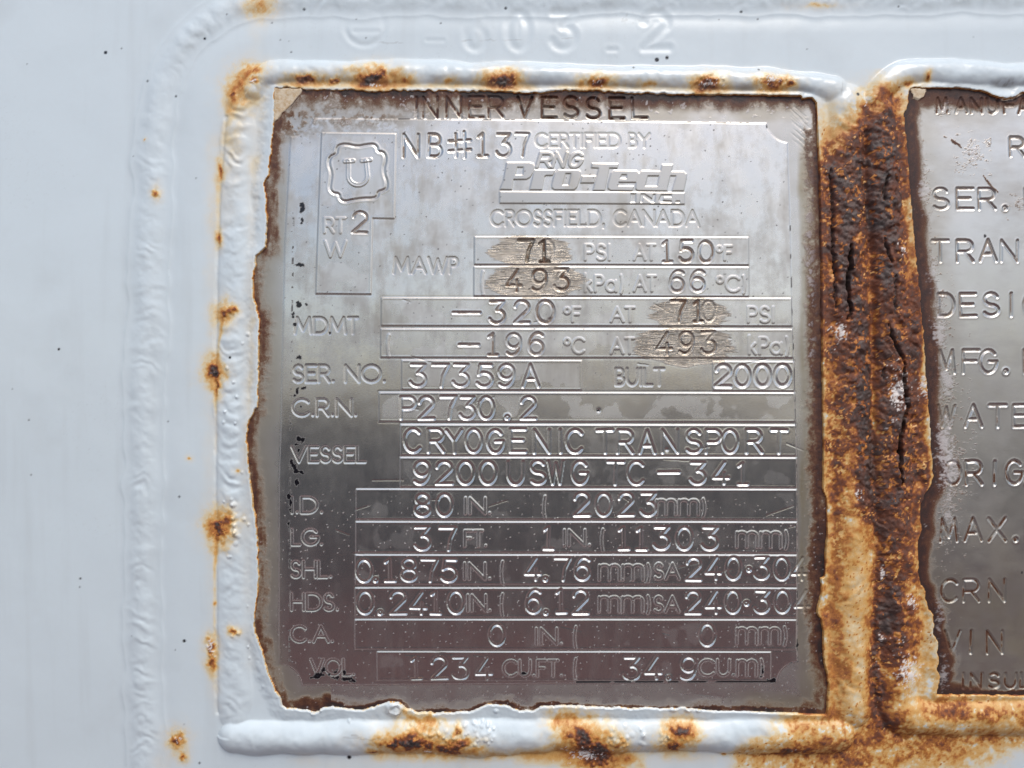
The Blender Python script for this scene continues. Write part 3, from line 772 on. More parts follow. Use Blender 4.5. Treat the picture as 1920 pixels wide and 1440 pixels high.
# ================================================================== NAMEPLATES
class Plate:
    def __init__(self, x0, y0, x1, y1, step, hole_poly, seed):
        self.xs = np.arange(x0, x1 + .01, step); self.ys = np.arange(y0, y1 + .01, step)
        X, Y = np.meshgrid(self.xs, self.ys); self.X = X.astype(np.float32); self.Y = Y.astype(np.float32)
        self.H = np.zeros(self.X.shape, np.float32)
        self.hd = sdf(self.X, self.Y, hole_poly)
        z = lambda: np.zeros(self.X.shape, np.float32)
        self.r, self.g, self.b, self.a, self.film, self.salt, self.flake, self.dirt = z(), z(), z(), z(), z(), z(), z(), z()
        self.lab = np.zeros(self.X.shape, np.int32); self.tab = {}; self.next = 1; self.rng = np.random.RandomState(seed)
    def new(self, name, parent, text=None):
        k = self.next; self.next += 1; self.tab[k] = (name, parent, text); return k
    def stamp(self, s, pos, w, y0, y1, parent, text=None, depth=1.75, hw=3.2, jit=1.0, name='stamped_lettering', dirty=.0, widths=None, amt=1.0):
        k = self.new(name, parent, text)
        for i, (ch, x) in enumerate(zip(s.replace(' ', ''), pos)):
            cw = w
            if ch == '1': cw = w * .72
            if ch in '.~': cw = 4
            if widths: cw = widths[i]
            jx, jy, jr = self.rng.uniform(-jit, jit), self.rng.uniform(-jit, jit), self.rng.uniform(-.03, .03) * jit
            rr = glyph_window(self.xs, self.ys, ch, x + jx, y0 + jy, cw, y1 - y0, jr if ch not in '.~' else 0)
            if rr is None: continue
            Wn, d = rr
            dep = depth * self.rng.uniform(.85, 1.15) * amt; h = hw * self.rng.uniform(.92, 1.1)
            if ch in '.~':
                h = 5.0; g = -dep * sstep(h + 1, h - 1.6, d) + 1.2 * np.exp(-(d / 2.0) ** 2) + .7 * np.exp(-((d - h - 1.5) / 1.8) ** 2)
            else:
                t = np.clip(d / h, 0, 1)
                g = -dep * (1 - t * t) ** .8 + .22 * amt * np.exp(-((d - h - 1.2) / 1.4) ** 2)
            self.H[Wn.sl] += g
            sub = self.lab[Wn.sl]; sub[d < h + 2.5] = k; self.lab[Wn.sl] = sub
            self.film[Wn.sl] = np.maximum(self.film[Wn.sl], .5 * np.exp(-((d - h + .4) / 1.2) ** 2))  # pale rim painted along the groove edge as caught light
            if dirty:
                self.r[Wn.sl] = np.maximum(self.r[Wn.sl], dirty * sstep(h, h * .3, d) * np.clip(.75 + fbm(Wn.X, Wn.Y, 12, 77, 2), 0, 1))
        return k
    def word(self, s, x0, x1, y0, y1, parent, sign, text=None, hw=2.6, depth=.62):
        """etched lettering: flat stroke with crisp sides"""
        k = self.new('etched_lettering', parent, text)
        adv = [ADV.get(c, .6) for c in s]; gap = .17
        n = len(s); tot = sum(adv) + gap * (n - 1); sc = (x1 - x0) / tot; x = x0
        for ch, a in zip(s, adv):
            if ch != ' ':
                cw = a * sc
                yy0, yy1 = y0, y1
                if ch in '()': yy0, yy1 = y0 - 1, y1 + 3
                if ch == 'I': cw = max(cw, .01)
                rr = glyph_window(self.xs, self.ys, ch, x, yy0, cw, yy1 - yy0)
                if rr is not None:
                    Wn, d = rr
                    e = sstep(hw + .75, hw - .75, d)
                    self.H[Wn.sl] += sign * depth * e
                    up_ = float(y0 < 740); self.film[Wn.sl] = np.maximum(self.film[Wn.sl] * (1 - .8 * up_ * e), (.55 if sign > 0 else .12) * e * up_); self.dirt[Wn.sl] = np.maximum(self.dirt[Wn.sl], (.30 if sign < 0 else .0) * up_ * e); self.film[Wn.sl] = np.maximum(self.film[Wn.sl], (.85 - .55 * up_) * np.exp(-((d - hw) / .9) ** 2)); self.salt[Wn.sl] = np.maximum(self.salt[Wn.sl], (.15 - .12 * up_) * np.exp(-((d - hw) / 1.0) ** 2))  # stroke fill tones, plus bright outlines painted as light on the edges
                    sub = self.lab[Wn.sl]; sub[d < hw + 1.6] = k; self.lab[Wn.sl] = sub
            x += (a + gap) * sc
        return k
    def plateau(self, poly, depth, name, parent, text=None, holes=(), soft=1.0, mask=True, lab=None):
        xs_ = [p[0] for p in poly]; ys_ = [p[1] for p in poly]
        Wn = Win(self.xs, self.ys, min(xs_) - 6, min(ys_) - 6, max(xs_) + 6, max(ys_) + 6)
        d = sdf(Wn.X, Wn.Y, poly)
        for hp in holes: d = np.maximum(d, -sdf(Wn.X, Wn.Y, hp))
        self.H[Wn.sl] += depth * sstep(soft, -soft, d)
        k = lab if lab else self.new(name, parent, text)
        sub = self.lab[Wn.sl]; sub[d < .5] = k; self.lab[Wn.sl] = sub
        return k, Wn, d
    def blob(self, arr, x, y, rx, ry, amt=1.0, n=.5, ns=8, seed=88, hard=True):
        K = Win(self.xs, self.ys, x - rx * 2.2, y - ry * 2.2, x + rx * 2.2, y + ry * 2.2)
        if not K.ok: return
        r = np.sqrt(((K.X - x) / rx) ** 2 + ((K.Y - y) / ry) ** 2) + n * fbm(K.X, K.Y, ns, seed, 3)
        v = sstep(1.12, .88, r) if hard else np.exp(-r * r)
        arr[K.sl] = np.maximum(arr[K.sl], v * amt)
    def finish(self, mat, base_name, thing, base_text=None):
        n = fbm(self.X, self.Y, 420, 900, 3) * 2.2 + fbm(self.X, self.Y, 90, 905, 3) * .28
        self.H += n * 1.0
        self.H = np.where(self.hd > 14, np.minimum(self.H, 0) - 2.5, self.H)
        marks = np.stack([self.r, self.g, self.b, self.a], -1).clip(0, 1); cloud = np.stack([self.film, self.salt, self.flake, self.dirt], -1).clip(0, 1)
        f = self.lab[:-1, :-1].copy(); f[self.hd[:-1, :-1] > 18] = -1
        t = {0: (base_name, thing, base_text)}
        t.update(self.tab)
        return split_field(self.xs, self.ys, self.H, {'marks': marks, 'cloud': cloud}, f, t, mat)

np1 = empty('nameplate', 'stamped metal data plate with rows of boxed numbers and a scorched brown rim', 'nameplate', 'metal data plates on the pad')
np2 = empty('nameplate', 'brushed metal plate cut off by the right edge, stamped with a column of large words', 'nameplate', 'metal data plates on the pad')

P = Plate(462, 160, 1560, 1346, 1.4, HOLE1, 5)
X, Y = P.X, P.Y
# --- raised inner panel with scooped corners
def notch(cx, cy, r, a0, a1): return arc(cx, cy, r, r, a0, a1, 8)
panel = [(588, 223)] + [(700, 224), (980, 226), (1200, 229), (1436, 232), (1437, 242)] + notch(1479, 226, 43, 158, 92)[1:-1] + [(1475, 269), (1478, 400), (1480, 560), (1484, 690), (1488, 850), (1491, 1000), (1494, 1210), (1495, 1240)] \
    + notch(1497, 1281, 41, -92, -172) + [(1455, 1279), (1200, 1281), (900, 1283), (566, 1285), (564, 1275)] + notch(524, 1287, 42, -18, -88)[1:-1] + [(523, 1243), (525, 1100), (527, 900), (531, 800), (537, 460), (541, 380), (546, 257)] + notch(548, 218, 40, 84, 20)
kp, Wp, dp = P.plateau(panel, 1.0, 'data_panel', np1, soft=1.2)
Dp = np.full(P.X.shape, 50, np.float32); Dp[Wp.sl] = dp
# fields
FD = {}
FM = np.zeros_like(P.H); FE = np.zeros_like(P.H); FF = np.zeros_like(P.H)
def field(key, x0, y0, x1, y1, poly=None):
    pl = poly or [(x0, y0 - .5), (x1, y0 + .5), (x1, y1 + .5), (x0, y1 - .5)]
    k, Wn, d = P.plateau(pl, .75, 'data_field', np1, soft=1.2)
    # fine rounded groove around it
    P.H[Wn.sl] += .25 * np.exp(-((d + 1.6) / 1.3) ** 2) - .15 * np.exp(-((d - 2.0) / 1.5) ** 2)
    P.film[Wn.sl] = np.maximum(P.film[Wn.sl], (.4 if y0 < 740 else .8) * np.exp(-(d / .9) ** 2))  # bright bevel line painted around the box as caught light
    # pale water marks
    fl = sstep(.05, .22, fbm(Wn.X, Wn.Y, 46, 500 + k, 4) - (.0 if y0 < 740 else .25 + (y0 - 740) / 1600) + .22 * np.exp(-((Wn.X - (x0 + 80)) / 90) ** 2)) * sstep(-3, -9, d)
    P.film[Wn.sl] = np.maximum(P.film[Wn.sl], fl * (.7 if y0 < 740 else .26))
    FM[Wn.sl] = np.maximum(FM[Wn.sl], sstep(1, -1, d)); FE[Wn.sl] = np.maximum(FE[Wn.sl], np.exp(-((d - .6) / .9) ** 2) * (.6 if y0 < 740 else .25)); FF[Wn.sl] = np.maximum(FF[Wn.sl], fl * .7)  # box edge mask holds the painted shade line of the bevel
    FD[key] = k
    return k
field('u', 595, 250, 743, 553, [(604, 250), (743, 252), (741, 412), (700, 411), (698, 553), (595, 552)])
for key, b in {'m1': (890, 446, 1401, 498), 'm2': (889, 502, 1401, 557), 'd1': (717, 560, 1480, 612), 'd2': (716, 618, 1482, 671), 'sn': (755, 676, 1090, 731), 'yr': (1333, 678, 1485, 733),
               'crn': (713, 736, 1486, 790), 'v1': (753, 796, 1488, 853), 'v2': (752, 857, 1489, 912), 'id': (670, 916, 1490, 972), 'lg': (669, 977, 1491, 1034), 'shl': (668, 1039, 1491, 1094),
               'hds': (667, 1101, 1492, 1156), 'ca': (666, 1161, 1492, 1217), 'vol': (707, 1222, 1445, 1277)}.items():
    field(key, *b)

# --- logo block
def lp(pts): return [(920 + x / 5.053, 280 + y / 5.053) for x, y in pts]
LG = P.new('maker_logo', np1, 'raised slanted maker name over a solid bar')
for outer, holes in [
    ([(150,135),(370,133),(405,145),(415,170),(398,235),(375,275),(340,295),(215,297),(200,395),(85,391),(120,305)], [[(250,180),(312,180),(305,250),(235,255)]]),
    ([(412,203),(610,205),(585,258),(525,258),(508,268),(485,396),(366,396)], []),
    ([(640,205),(835,205),(852,225),(848,275),(815,370),(785,397),(600,395),(577,375),(575,345),(605,230)], [[(705,240),(760,240),(735,350),(675,350)]]),
    ([(860,262),(995,262),(975,331),(845,331)], []),
    ([(955,142),(1205,147),(1195,190),(1118,188),(1075,403),(962,403),(1020,190),(948,186)], []),
    ([(1165,210),(1375,212),(1398,232),(1370,325),(1205,325),(1205,358),(1350,360),(1335,405),(1130,403),(1102,380),(1105,340),(1135,235)], [[(1235,250),(1285,252),(1280,288),(1218,285)]]),
    ([(1425,212),(1600,215),(1590,262),(1480,262),(1455,360),(1570,360),(1560,405),(1385,403),(1365,385),(1370,340),(1395,240)], []),
    ([(1618,152),(1722,152),(1705,217),(1820,218),(1852,245),(1848,280),(1822,405),(1708,405),(1752,262),(1695,260),(1665,375),(1668,405),(1558,405)], []),
    ([(85,410),(1830,420),(1830,531),(85,522)], [[(1318,432),(1370,432),(1364,515),(1312,515)],
        [(1400,515),(1415,432),(1450,432),(1520,480),(1530,436),(1556,436),(1545,515),(1512,515),(1440,462),(1428,515)],
        [(1710,440),(1705,462),(1635,462),(1622,495),(1708,500),(1705,516),(1600,515),(1582,495),(1605,440)], [(1745,500),(1785,500),(1783,515),(1740,515)]])]:
    P.plateau(lp(outer), .9, None, None, holes=[lp(h) for h in holes], soft=1.0, lab=LG)
for ch, x, w in [('R', 1010, 24), ('N', 1039, 20), ('G', 1068, 22)]:
    Wn, d = glyph_window(P.xs, P.ys, ch, x, 289, w, 26, shear=8)
    P.H[Wn.sl] += .85 * sstep(3.9, 2.5, d); sub = P.lab[Wn.sl]; sub[d < 3.4] = LG; P.lab[Wn.sl] = sub

# --- clover shaped mark with the letter U
clv = [(480 + x / 3.84, 150 + y / 3.84) for x, y in [(600,478),(650,468),(735,488),(800,474),(852,470),(874,490),(880,524),(918,526),(938,560),(935,600),(924,640),(928,690),(948,740),(946,790),(918,805),(885,815),(880,848),(850,862),(780,862),(700,874),(645,886),(612,868),(604,828),(560,825),(536,790),(545,730),(550,680),(528,610),(538,560),(585,540),(588,500)]]
clv = chaikin(clv, 1, True)
KU = P.new('certification_mark', FD['u'], 'letter U inside a clover shaped outline')
Wn = Win(P.xs, P.ys, 605, 262, 738, 390)
d, _, _ = seg_dist(Wn.X, Wn.Y, clv, True)
P.H[Wn.sl] += -1.5 * np.exp(-(d / 2.2) ** 2) + .4 * np.exp(-((d - 4.5) / 1.8) ** 2)
sub = P.lab[Wn.sl]; sub[d < 5] = KU; P.lab[Wn.sl] = sub
uu = [[(655, 304), (655, 332)] + arc(673, 332, 18, 17, 180, 0, 12) + [(688, 304)], [(648, 304), (664, 303)], [(680, 303), (696, 301)]]
for st in uu:
    d, _, _ = seg_dist(Wn.X, Wn.Y, st); P.H[Wn.sl] += 1.0 * sstep(4.6, 3.0, d) * 1.0 - .6 * np.exp(-(d / 1.6) ** 2)
    sub = P.lab[Wn.sl]; sub[d < 5] = KU; P.lab[Wn.sl] = sub

# --- stamped characters
st = P.stamp
st('INNER', [768, 793, 838, 880, 916], 27, 182, 220, np1, 'brown filled stamped word INNER, half eaten by rust', dirty=.85, depth=2.2, amt=.75)
st('VESSEL', [971, 1017, 1057, 1099, 1143, 1185], 27, 183, 221, np1, 'brown filled stamped word VESSEL', dirty=.7, depth=3.2, hw=3.2)
st('NB#137', [758, 804, 843, 896, 932, 966], 26, 253, 295, np1, 'stamped NB#137', dirty=.38, widths=[27, 24, 40, 20, 26, 24])
st('2', [664], 27, 400, 438, FD['u'], 'stamped 2', dirty=.36)
st('71', [972, 1010], 27, 453, 492, FD['m1'], 'stamped 71 on a ground patch', dirty=.5, depth=3.6)
st('150', [1238, 1271, 1308], 26, 454, 492, FD['m1'], 'stamped 150', dirty=.42)
st('493', [950, 997, 1040], 27, 507, 546, FD['m2'], 'stamped 493 on a ground patch', dirty=.45)
st('66', [1254, 1292], 27, 510, 548, FD['m2'], 'stamped 66', dirty=.36)
st('-320', [850, 918, 964, 1007], 28, 567, 607, FD['d1'], 'stamped -320', dirty=.38, widths=[50, 28, 27, 31])
st('71', [1256, 1296], 27, 566, 604, FD['d1'], 'stamped 71 on a ground patch', dirty=.45)
st('493', [1229, 1271, 1313], 27, 624, 664, FD['d2'], 'stamped 493 on a ground patch', dirty=.3)
st('-196', [862, 914, 949, 991], 28, 627, 666, FD['d2'], 'stamped -196', dirty=.38, widths=[36, 20, 27, 28])
st('37359A', [772, 812, 852, 896, 936, 981], 29, 684, 724, FD['sn'], 'stamped 37359A')
st('2000', [1338, 1374, 1412, 1449], 28, 685, 724, FD['yr'], 'stamped 2000', hw=3.9)
st('P2730.2', [753, 787, 829, 864, 899, 949, 977], 27, 744, 784, FD['crn'], 'stamped P2730.2')
st('CRYOGENIC', [761, 804, 838, 875, 914, 958, 1002, 1035, 1061], 28, 805, 847, FD['v1'], 'stamped word CRYOGENIC')
st('TRANSPORT', [1119, 1157, 1197, 1240, 1283, 1320, 1352, 1396, 1441], 28, 806, 848, FD['v1'], 'stamped word TRANSPORT')
st('9200', [779, 819, 860, 900], 29, 864, 905, FD['v2'], 'stamped 9200')
st('USWG', [953, 995, 1027, 1072], 28, 864, 906, FD['v2'], 'stamped USWG')
st('TC-', [1138, 1176, 1232], 29, 864, 906, FD['v2'], 'stamped TC-', widths=[29, 28, 38])
st('341', [1293, 1335, 1378], 28, 867, 906, FD['v2'], 'stamped 341')
st('80', [779, 821], 28, 926, 966, FD['id'], 'stamped 80')
st('2023', [1077, 1117, 1158, 1200], 28, 924, 965, FD['id'], 'stamped 2023')
st('37', [779, 827], 29, 987, 1029, FD['lg'], 'stamped 37')
st('1', [1018], 28, 986, 1027, FD['lg'], 'stamped 1')
st('11303', [1157, 1190, 1226, 1268, 1316], 29, 987, 1028, FD['lg'], 'stamped 11303')
st('0.1875', [670, 704, 722, 753, 792, 829], 29, 1047, 1088, FD['shl'], 'stamped 0.1875')
st('4.76', [984, 1021, 1040, 1078], 28, 1045, 1086, FD['shl'], 'stamped 4.76')
st('240~304', [1285, 1322, 1359, 1400, 1412, 1450, 1483], 27, 1044, 1085, FD['shl'], 'stamped 240 304 running over the rim')
st('0.2410', [671, 712, 733, 770, 808, 841], 29, 1108, 1149, FD['hds'], 'stamped 0.2410')
st('6.12', [986, 1022, 1042, 1074], 28, 1105, 1148, FD['hds'], 'stamped 6.12')
st('240~304', [1285, 1322, 1359, 1397, 1415, 1452, 1489], 27, 1107, 1148, FD['hds'], 'lower stamped 240 304 running over the rim')
st('0', [917], 28, 1170, 1209, FD['ca'], 'left stamped 0')
st('0', [1311], 28, 1169, 1209, FD['ca'], 'right stamped 0')
st('1234', [770, 808, 850, 893], 29, 1233, 1274, FD['vol'], 'stamped 1234')
st('34.9', [1171, 1211, 1252, 1276], 29, 1232, 1274, FD['vol'], 'stamped 34.9')
st('0', [1014], 24, 452, 490, FD['m1'], 'faint ghost of an older numeral', amt=.35)
st('6', [1043], 22, 508, 545, FD['m2'], 'faint ghost of an older numeral', amt=.35)
st('0', [1314], 24, 567, 604, FD['d1'], 'faint ghost of an older numeral', amt=.4)
# --- etched captions
w = P.word
w('CERTIFIED BY', 1004, 1217, 252, 277, np1, -1); w('CROSSFIELD, CANADA', 921, 1308, 397, 425, np1, -1)
w('RT', 611, 649, 411, 438, FD['u'], 1); w('W', 612, 651, 454, 483, FD['u'], 1)
w('MAWP', 740, 859, 485, 514, np1, -1)
w('PSI', 1096, 1142, 461, 489, FD['m1'], 1); w('AT', 1187, 1226, 461, 489, FD['m1'], 1); w('*F', 1341, 1369, 463, 489, FD['m1'], 1)
w('(', 902, 909, 512, 550, FD['m2'], 1); w('kPa)', 1096, 1167, 519, 548, FD['m2'], 1); w('AT', 1187, 1227, 519, 547, FD['m2'], 1); w('*C)', 1341, 1395, 520, 548, FD['m2'], 1)
w('MDMT', 557, 673, 597, 626, np1, -1)
w('*F', 1057, 1086, 578, 604, FD['d1'], 1); w('AT', 1144, 1187, 578, 604, FD['d1'], 1); w('PSI', 1399, 1447, 577, 605, FD['d1'], 1)
w('(', 727, 734, 630, 666, FD['d2'], 1); w('*C', 1057, 1094, 635, 663, FD['d2'], 1); w('AT', 1144, 1186, 635, 663, FD['d2'], 1); w('kPa)', 1401, 1475, 634, 664, FD['d2'], 1)
w('SER. NO.', 554, 724, 686, 716, np1, -1); w('BUILT', 1153, 1242, 692, 722, np1, -1)
w('C.R.N.', 553, 671, 749, 779, np1, -1); w('VESSEL', 551, 687, 837, 865, np1, -1)
w('I.D.', 549, 607, 931, 960, np1, -1); w('IN.', 872, 920, 932, 961, FD['id'], 1); w('(', 1017, 1024, 930, 966, FD['id'], 1); w('mm)', 1229, 1321, 935, 963, FD['id'], 1)
w('LG.', 550, 606, 991, 1020, np1, -1); w('FT.', 872, 912, 993, 1022, FD['lg'], 1); w('IN.', 1056, 1106, 992, 1021, FD['lg'], 1); w('(', 1125, 1132, 992, 1028, FD['lg'], 1); w('mm)', 1379, 1475, 995, 1024, FD['lg'], 1)
w('SHL.', 548, 623, 1051, 1081, np1, -1); w('IN.', 870, 920, 1054, 1084, FD['shl'], 1); w('(', 938, 945, 1052, 1090, FD['shl'], 1); w('mm)', 1123, 1219, 1057, 1086, FD['shl'], 1); w('SA', 1226, 1272, 1055, 1084, FD['shl'], 1)
w('HDS.', 548, 635, 1112, 1143, np1, -1); w('IN.', 876, 920, 1114, 1144, FD['hds'], 1); w('(', 938, 945, 1113, 1151, FD['hds'], 1); w('mm)', 1123, 1219, 1117, 1146, FD['hds'], 1); w('SA', 1226, 1272, 1117, 1146, FD['hds'], 1)
w('C.A.', 547, 625, 1173, 1203, np1, -1); w('IN.', 1004, 1054, 1177, 1207, FD['ca'], 1); w('(', 1075, 1082, 1175, 1213, FD['ca'], 1); w('mm)', 1381, 1475, 1176, 1206, FD['ca'], 1)
w('VOL.', 583, 664, 1236, 1266, np1, -1); w('CU.FT.', 944, 1054, 1238, 1268, FD['vol'], 1); w('(', 1075, 1082, 1236, 1274, FD['vol'], 1); w('CU.m)', 1311, 1432, 1237, 1267, FD['vol'], 1)

# --- ground off patches with brush strokes
for blobs in [[(998, 472, 76, 30), (1003, 529, 92, 31)], [(1290, 590, 74, 31), (1280, 649, 96, 33), (1290, 674, 66, 14)]]:
    K = Win(P.xs, P.ys, 880, 420, 1420, 700)
    rr = np.full(K.X.shape, 9., np.float32)
    streak = fbm(K.X * .12, K.Y, 5, 610, 3)
    for (x, y, rx, ry) in blobs:
        rr = np.minimum(rr, (((np.abs(K.X - x) + streak * 12) / rx).clip(0) ** 2.5 + (np.abs(K.Y - y + fbm(K.X, K.Y * .3, 30, 613, 3) * 4) / ry) ** 2.5) ** (1 / 2.5))
    gm = sstep(1.04, .96, rr)
    P.b[K.sl] = np.maximum(P.b[K.sl], gm)
    P.dirt[K.sl] = np.maximum(P.dirt[K.sl], gm * np.clip(.10 + .75 * fbm(K.X * .2, K.Y, 14, 612, 4), 0, 1))
    P.H[K.sl] -= sstep(1.1, .5, rr) * .8
    P.film[K.sl] *= 1 - gm

# --- tarnish, corrosion, paint remains, painted tint and edge shade
hd = -P.hd                                  # distance inside the opening
nA = fbm(X, Y, 60, 620, 4); nB = fbm(X, Y, 9, 630, 4, .65); nV = fbm(X, Y * .12, 12, 640, 3)
rl = sstep(30, 4, hd + nA * 9 + nV * 6) * sstep(620, 540, X) * .95
rl *= np.clip(.75 + nV * .45, 0, 1)
rr_ = sstep(1492, 1522, X + nA * 4 + nB * 5 - (Y > 900) * 6) * sstep(1542, 1530, X * 0 + 1500) * (X > 1480)
rr_ = rr_ * sstep(200, 260, Y) * np.clip(.62 + .3 * sstep(1505, 1530, X), 0, 1) * sstep(1340, 1180, Y) + .75 * sstep(9, 2, hd + nB * 3) * (X > 1480)
rt = sstep(226, 176, Y + nB * 4 + nA * 9 - .006 * (X - 600)) * (.72 + .25 * np.clip(nA, -.5, 1)) + .5 * sstep(14, 2, hd) * (Y < 220)  # brown top band; its edge strip also paints in the bead's shadow
rt = np.maximum(rt, .30 * sstep(228, 205, Y + nB * 6) * (X < 1000) * sstep(-.5, .5, nA + .6))
rb = sstep(9, 1, hd + nA * 8 + nB * 4) * (Y > 1290) * .9
soft_r = .45 * sstep(40, 6, hd + nA * 5 + nV * 5) * (X < 620) + .55 * sstep(40, 8, hd + nA * 4) * sstep(1490, 1505, X + nA * 6) * sstep(215, 260, Y) * sstep(1345, 1290, Y) + .30 * sstep(34, 8, hd + nA * 8) * sstep(1285, 1310, Y)
cor = np.maximum.reduce([rl * .85, rr_.clip(0, 1) * .9, rt * (Y < 240), rb, soft_r])
# speckled grey-brown crust over the upper left corner
tl = sstep(290, 215, Y + (X - 560) * .22 + nA * 22) * (X < 820) * sstep(-.35, .35, nB) * .42
cor = np.maximum(cor, tl * sstep(.0, .4, tl + .2))
cor = cor * (.80 + .3 * nB + .38 * fbm(X, Y * .25, 26, 625, 4))
P.r = np.maximum(P.r, cor.clip(0, 1))
P.H += nB * .5 * np.clip(cor, 0, 1)
P.dirt = np.maximum(P.dirt, (.95 * sstep(296, 246, Y + (X - 560) * .20 + nA * 20) * sstep(900, 760, X) * np.clip(.75 + nB * 1.1, 0, 1)).clip(0, 1))
frame_zone = sstep(0, 4, Dp)
P.dirt = np.maximum(P.dirt, frame_zone * .42 * np.clip(.8 + nA * .5, 0, 1))
P.dirt = np.maximum(P.dirt, frame_zone * sstep(250, 225, Y) * (X < 1100) * .8 * np.clip(.9 + nB * .4, 0, 1))
P.g = np.maximum(P.g, sstep(1488, 1503, X + nA * 4) * (.75 + .25 * nV) * sstep(230, 330, Y))
P.g = np.maximum(P.g, .55 * sstep(60, 20, hd + nA * 6) * (X < 620) * sstep(260, 360, Y))
P.g = np.maximum(P.g, frame_zone * .35 * sstep(500, 460, X * 0 + 480) * 0)
P.g = np.maximum(P.g, .75 * sstep(44, 14, hd + nA * 12) * sstep(1255, 1290, Y) * sstep(1340, 1440, X))
P.g = np.maximum(P.g, .5 * sstep(240, 220, Y) * frame_zone * (X > 800) * np.clip(.6 + nA, 0, 1))
# yellowish run below the upper border and cloudy pale film over the upper half
for (x, y, rx, ry, a) in [(900, 250, 22, 26, .4), (925, 240, 14, 12, .3), (1100, 290, 30, 40, .12), (1380, 300, 60, 60, .12), (1440, 420, 20, 160, .18), (1000, 300, 40, 20, .15)]:
    P.blob(P.g, x, y, rx, ry, a, .5, 16, 650, False)
top = sstep(760, 330, Y) * (Dp < 0)
P.film = np.maximum(P.film, top * np.clip(.42 + .55 * fbm(X, Y, 34, 660, 5, .6) + .25 * fbm(X, Y * .3, 18, 665, 3), 0, 1) * .9 * (P.b < .1))
inf = np.isin(P.lab, list(FD.values())) & (Y < 740) & (FM > .98) & (FE < .1)
P.film = np.where(inf, np.minimum(P.film, FF * .9 + .12), P.film)
P.dirt = np.maximum(P.dirt, .17 * FM * sstep(900, 700, Y) * (1 - FF) * (1 - P.b)); P.dirt = np.maximum(P.dirt, FE * (1 - P.b))  # real field dirt, then the painted bevel shade of the boxes
lm = (P.lab == LG); P.dirt = np.where(lm, np.maximum(P.dirt, .36), P.dirt); P.film = np.where(lm, P.film * .3, P.film)
P.film *= 1 - P.b
mot = fbm(X, Y, 46, 666, 5, .62); mo2 = fbm(X * 1.0, Y * .22, 15, 667, 4, .6); mo3 = fbm(X, Y, 11, 668, 4, .7)
hi = sstep(800, 640, Y)
P.dirt = np.maximum(P.dirt, hi * (Dp < 0) * np.clip(.08 + .12 * sstep(320, 480, Y) + .30 * mot + .20 * mo2 + .14 * mo3, 0, .6) * (1 - P.b * .7))
P.g = np.maximum(P.g, .13 * sstep(620, 420, Y))  # warm tint painted in to offset the blue sky reflection
P.g = np.maximum(P.g, hi * (Dp < 0) * np.clip(.34 * fbm(X, Y, 90, 669, 4) + .16 * mo2 - .02, 0, .35))
P.dirt = np.maximum(P.dirt, (1 - hi) * np.clip(.05 + .22 * mo2 + .10 * mo3, 0, .3) * .3)
P.film = np.maximum(P.film, .8 * np.exp(-(Dp / 1.0) ** 2)); P.salt = np.maximum(P.salt, .14 * np.exp(-(Dp / 1.0) ** 2))  # panel outline brightened in colour as if its bevel caught light
# white salt along the dark strips
sl_ = sstep(1530, 1512, X) * sstep(1500, 1512, X + nA * 3) * sstep(.05, .5, nB + .5 * fbm(X, Y * .4, 40, 670, 3)) * sstep(230, 500, Y) * sstep(800, 650, Y)
P.salt = np.maximum(P.salt, sl_ * .55)
P.salt = np.maximum(P.salt, .6 * sstep(.62, .85, nB + .3 * nA) * (Y < 222) * (hd > 8) * (X > 560))
P.salt = np.maximum(P.salt, .5 * sstep(.30, .6, nB) * sstep(285, 250, Y + (X - 560) * .25 + nA * 16) * (Dp < -2) * (X < 760))
# tiny pits and dust
c_, i_ = cells(X, Y, 12, 680)
P.salt = np.maximum(P.salt, (c_ < .09) * (i_ > .55) * .45 * sstep(850, 1000, Y))
P.a = np.maximum(P.a, (c_ < .10) * (i_ < .09) * .7 * (Dp < 0) * sstep(900, 500, Y))
# black paint remains
for (x, y, rx, ry) in [(569, 393, 4, 8), (570, 413, 3, 4), (568, 420, 2, 2), (565, 499, 8, 4), (562, 570, 3, 3), (564, 574, 5, 4), (577, 572, 3, 3), (566, 672, 6, 4), (572, 728, 6, 3), (561, 735, 2, 5), (556, 742, 3, 2), (568, 762, 3, 2),
                       (566, 824, 8, 5), (560, 832, 4, 3), (563, 842, 2, 3), (551, 862, 4, 5), (553, 873, 6, 6), (560, 882, 6, 4), (568, 884, 5, 3), (560, 905, 5, 5), (548, 945, 3, 9), (545, 930, 3, 4), (543, 980, 3, 5), (553, 590, 3, 5), (556, 609, 3, 3), (621, 625, 2, 2),
                       (1290 - 688, 1266, 14, 3), (590, 1271, 10, 2.5), (630, 1271, 14, 3), (650, 1274, 12, 4), (660, 1278, 10, 2.5), (645, 1262, 3, 5), (628, 1260, 6, 4), (606, 1256, 3, 4), (983, 1263, 6, 3), (1375, 1264, 3, 2.5), (1430, 1256, 2, 6), (1426, 1268, 3, 2), (1448, 1275, 6, 4),
                       (1494, 1212, 2.5, 4), (1250, 112, 2, 2), (1120, 769, 3, 2)]:
    P.blob(P.a, x, y, rx, ry, 1, .8, 6, 690)
dl = np.abs(X - (553 - (Y - 400) * .012)); P.a = np.maximum(P.a, sstep(2.4, 1.0, dl) * sstep(.0, .25, fbm(X, Y, 6, 700, 3) + .3 * fbm(X, Y, 90, 701, 2) - .22) * (Y > 380) * (Y < 1240) * .9)
drr = np.abs(Dp - 0.5); P.a = np.maximum(P.a, sstep(1.8, .6, drr) * sstep(.0, .3, fbm(X, Y, 9, 710, 2)) * (X > 1470) * (Y > 420) * .9)
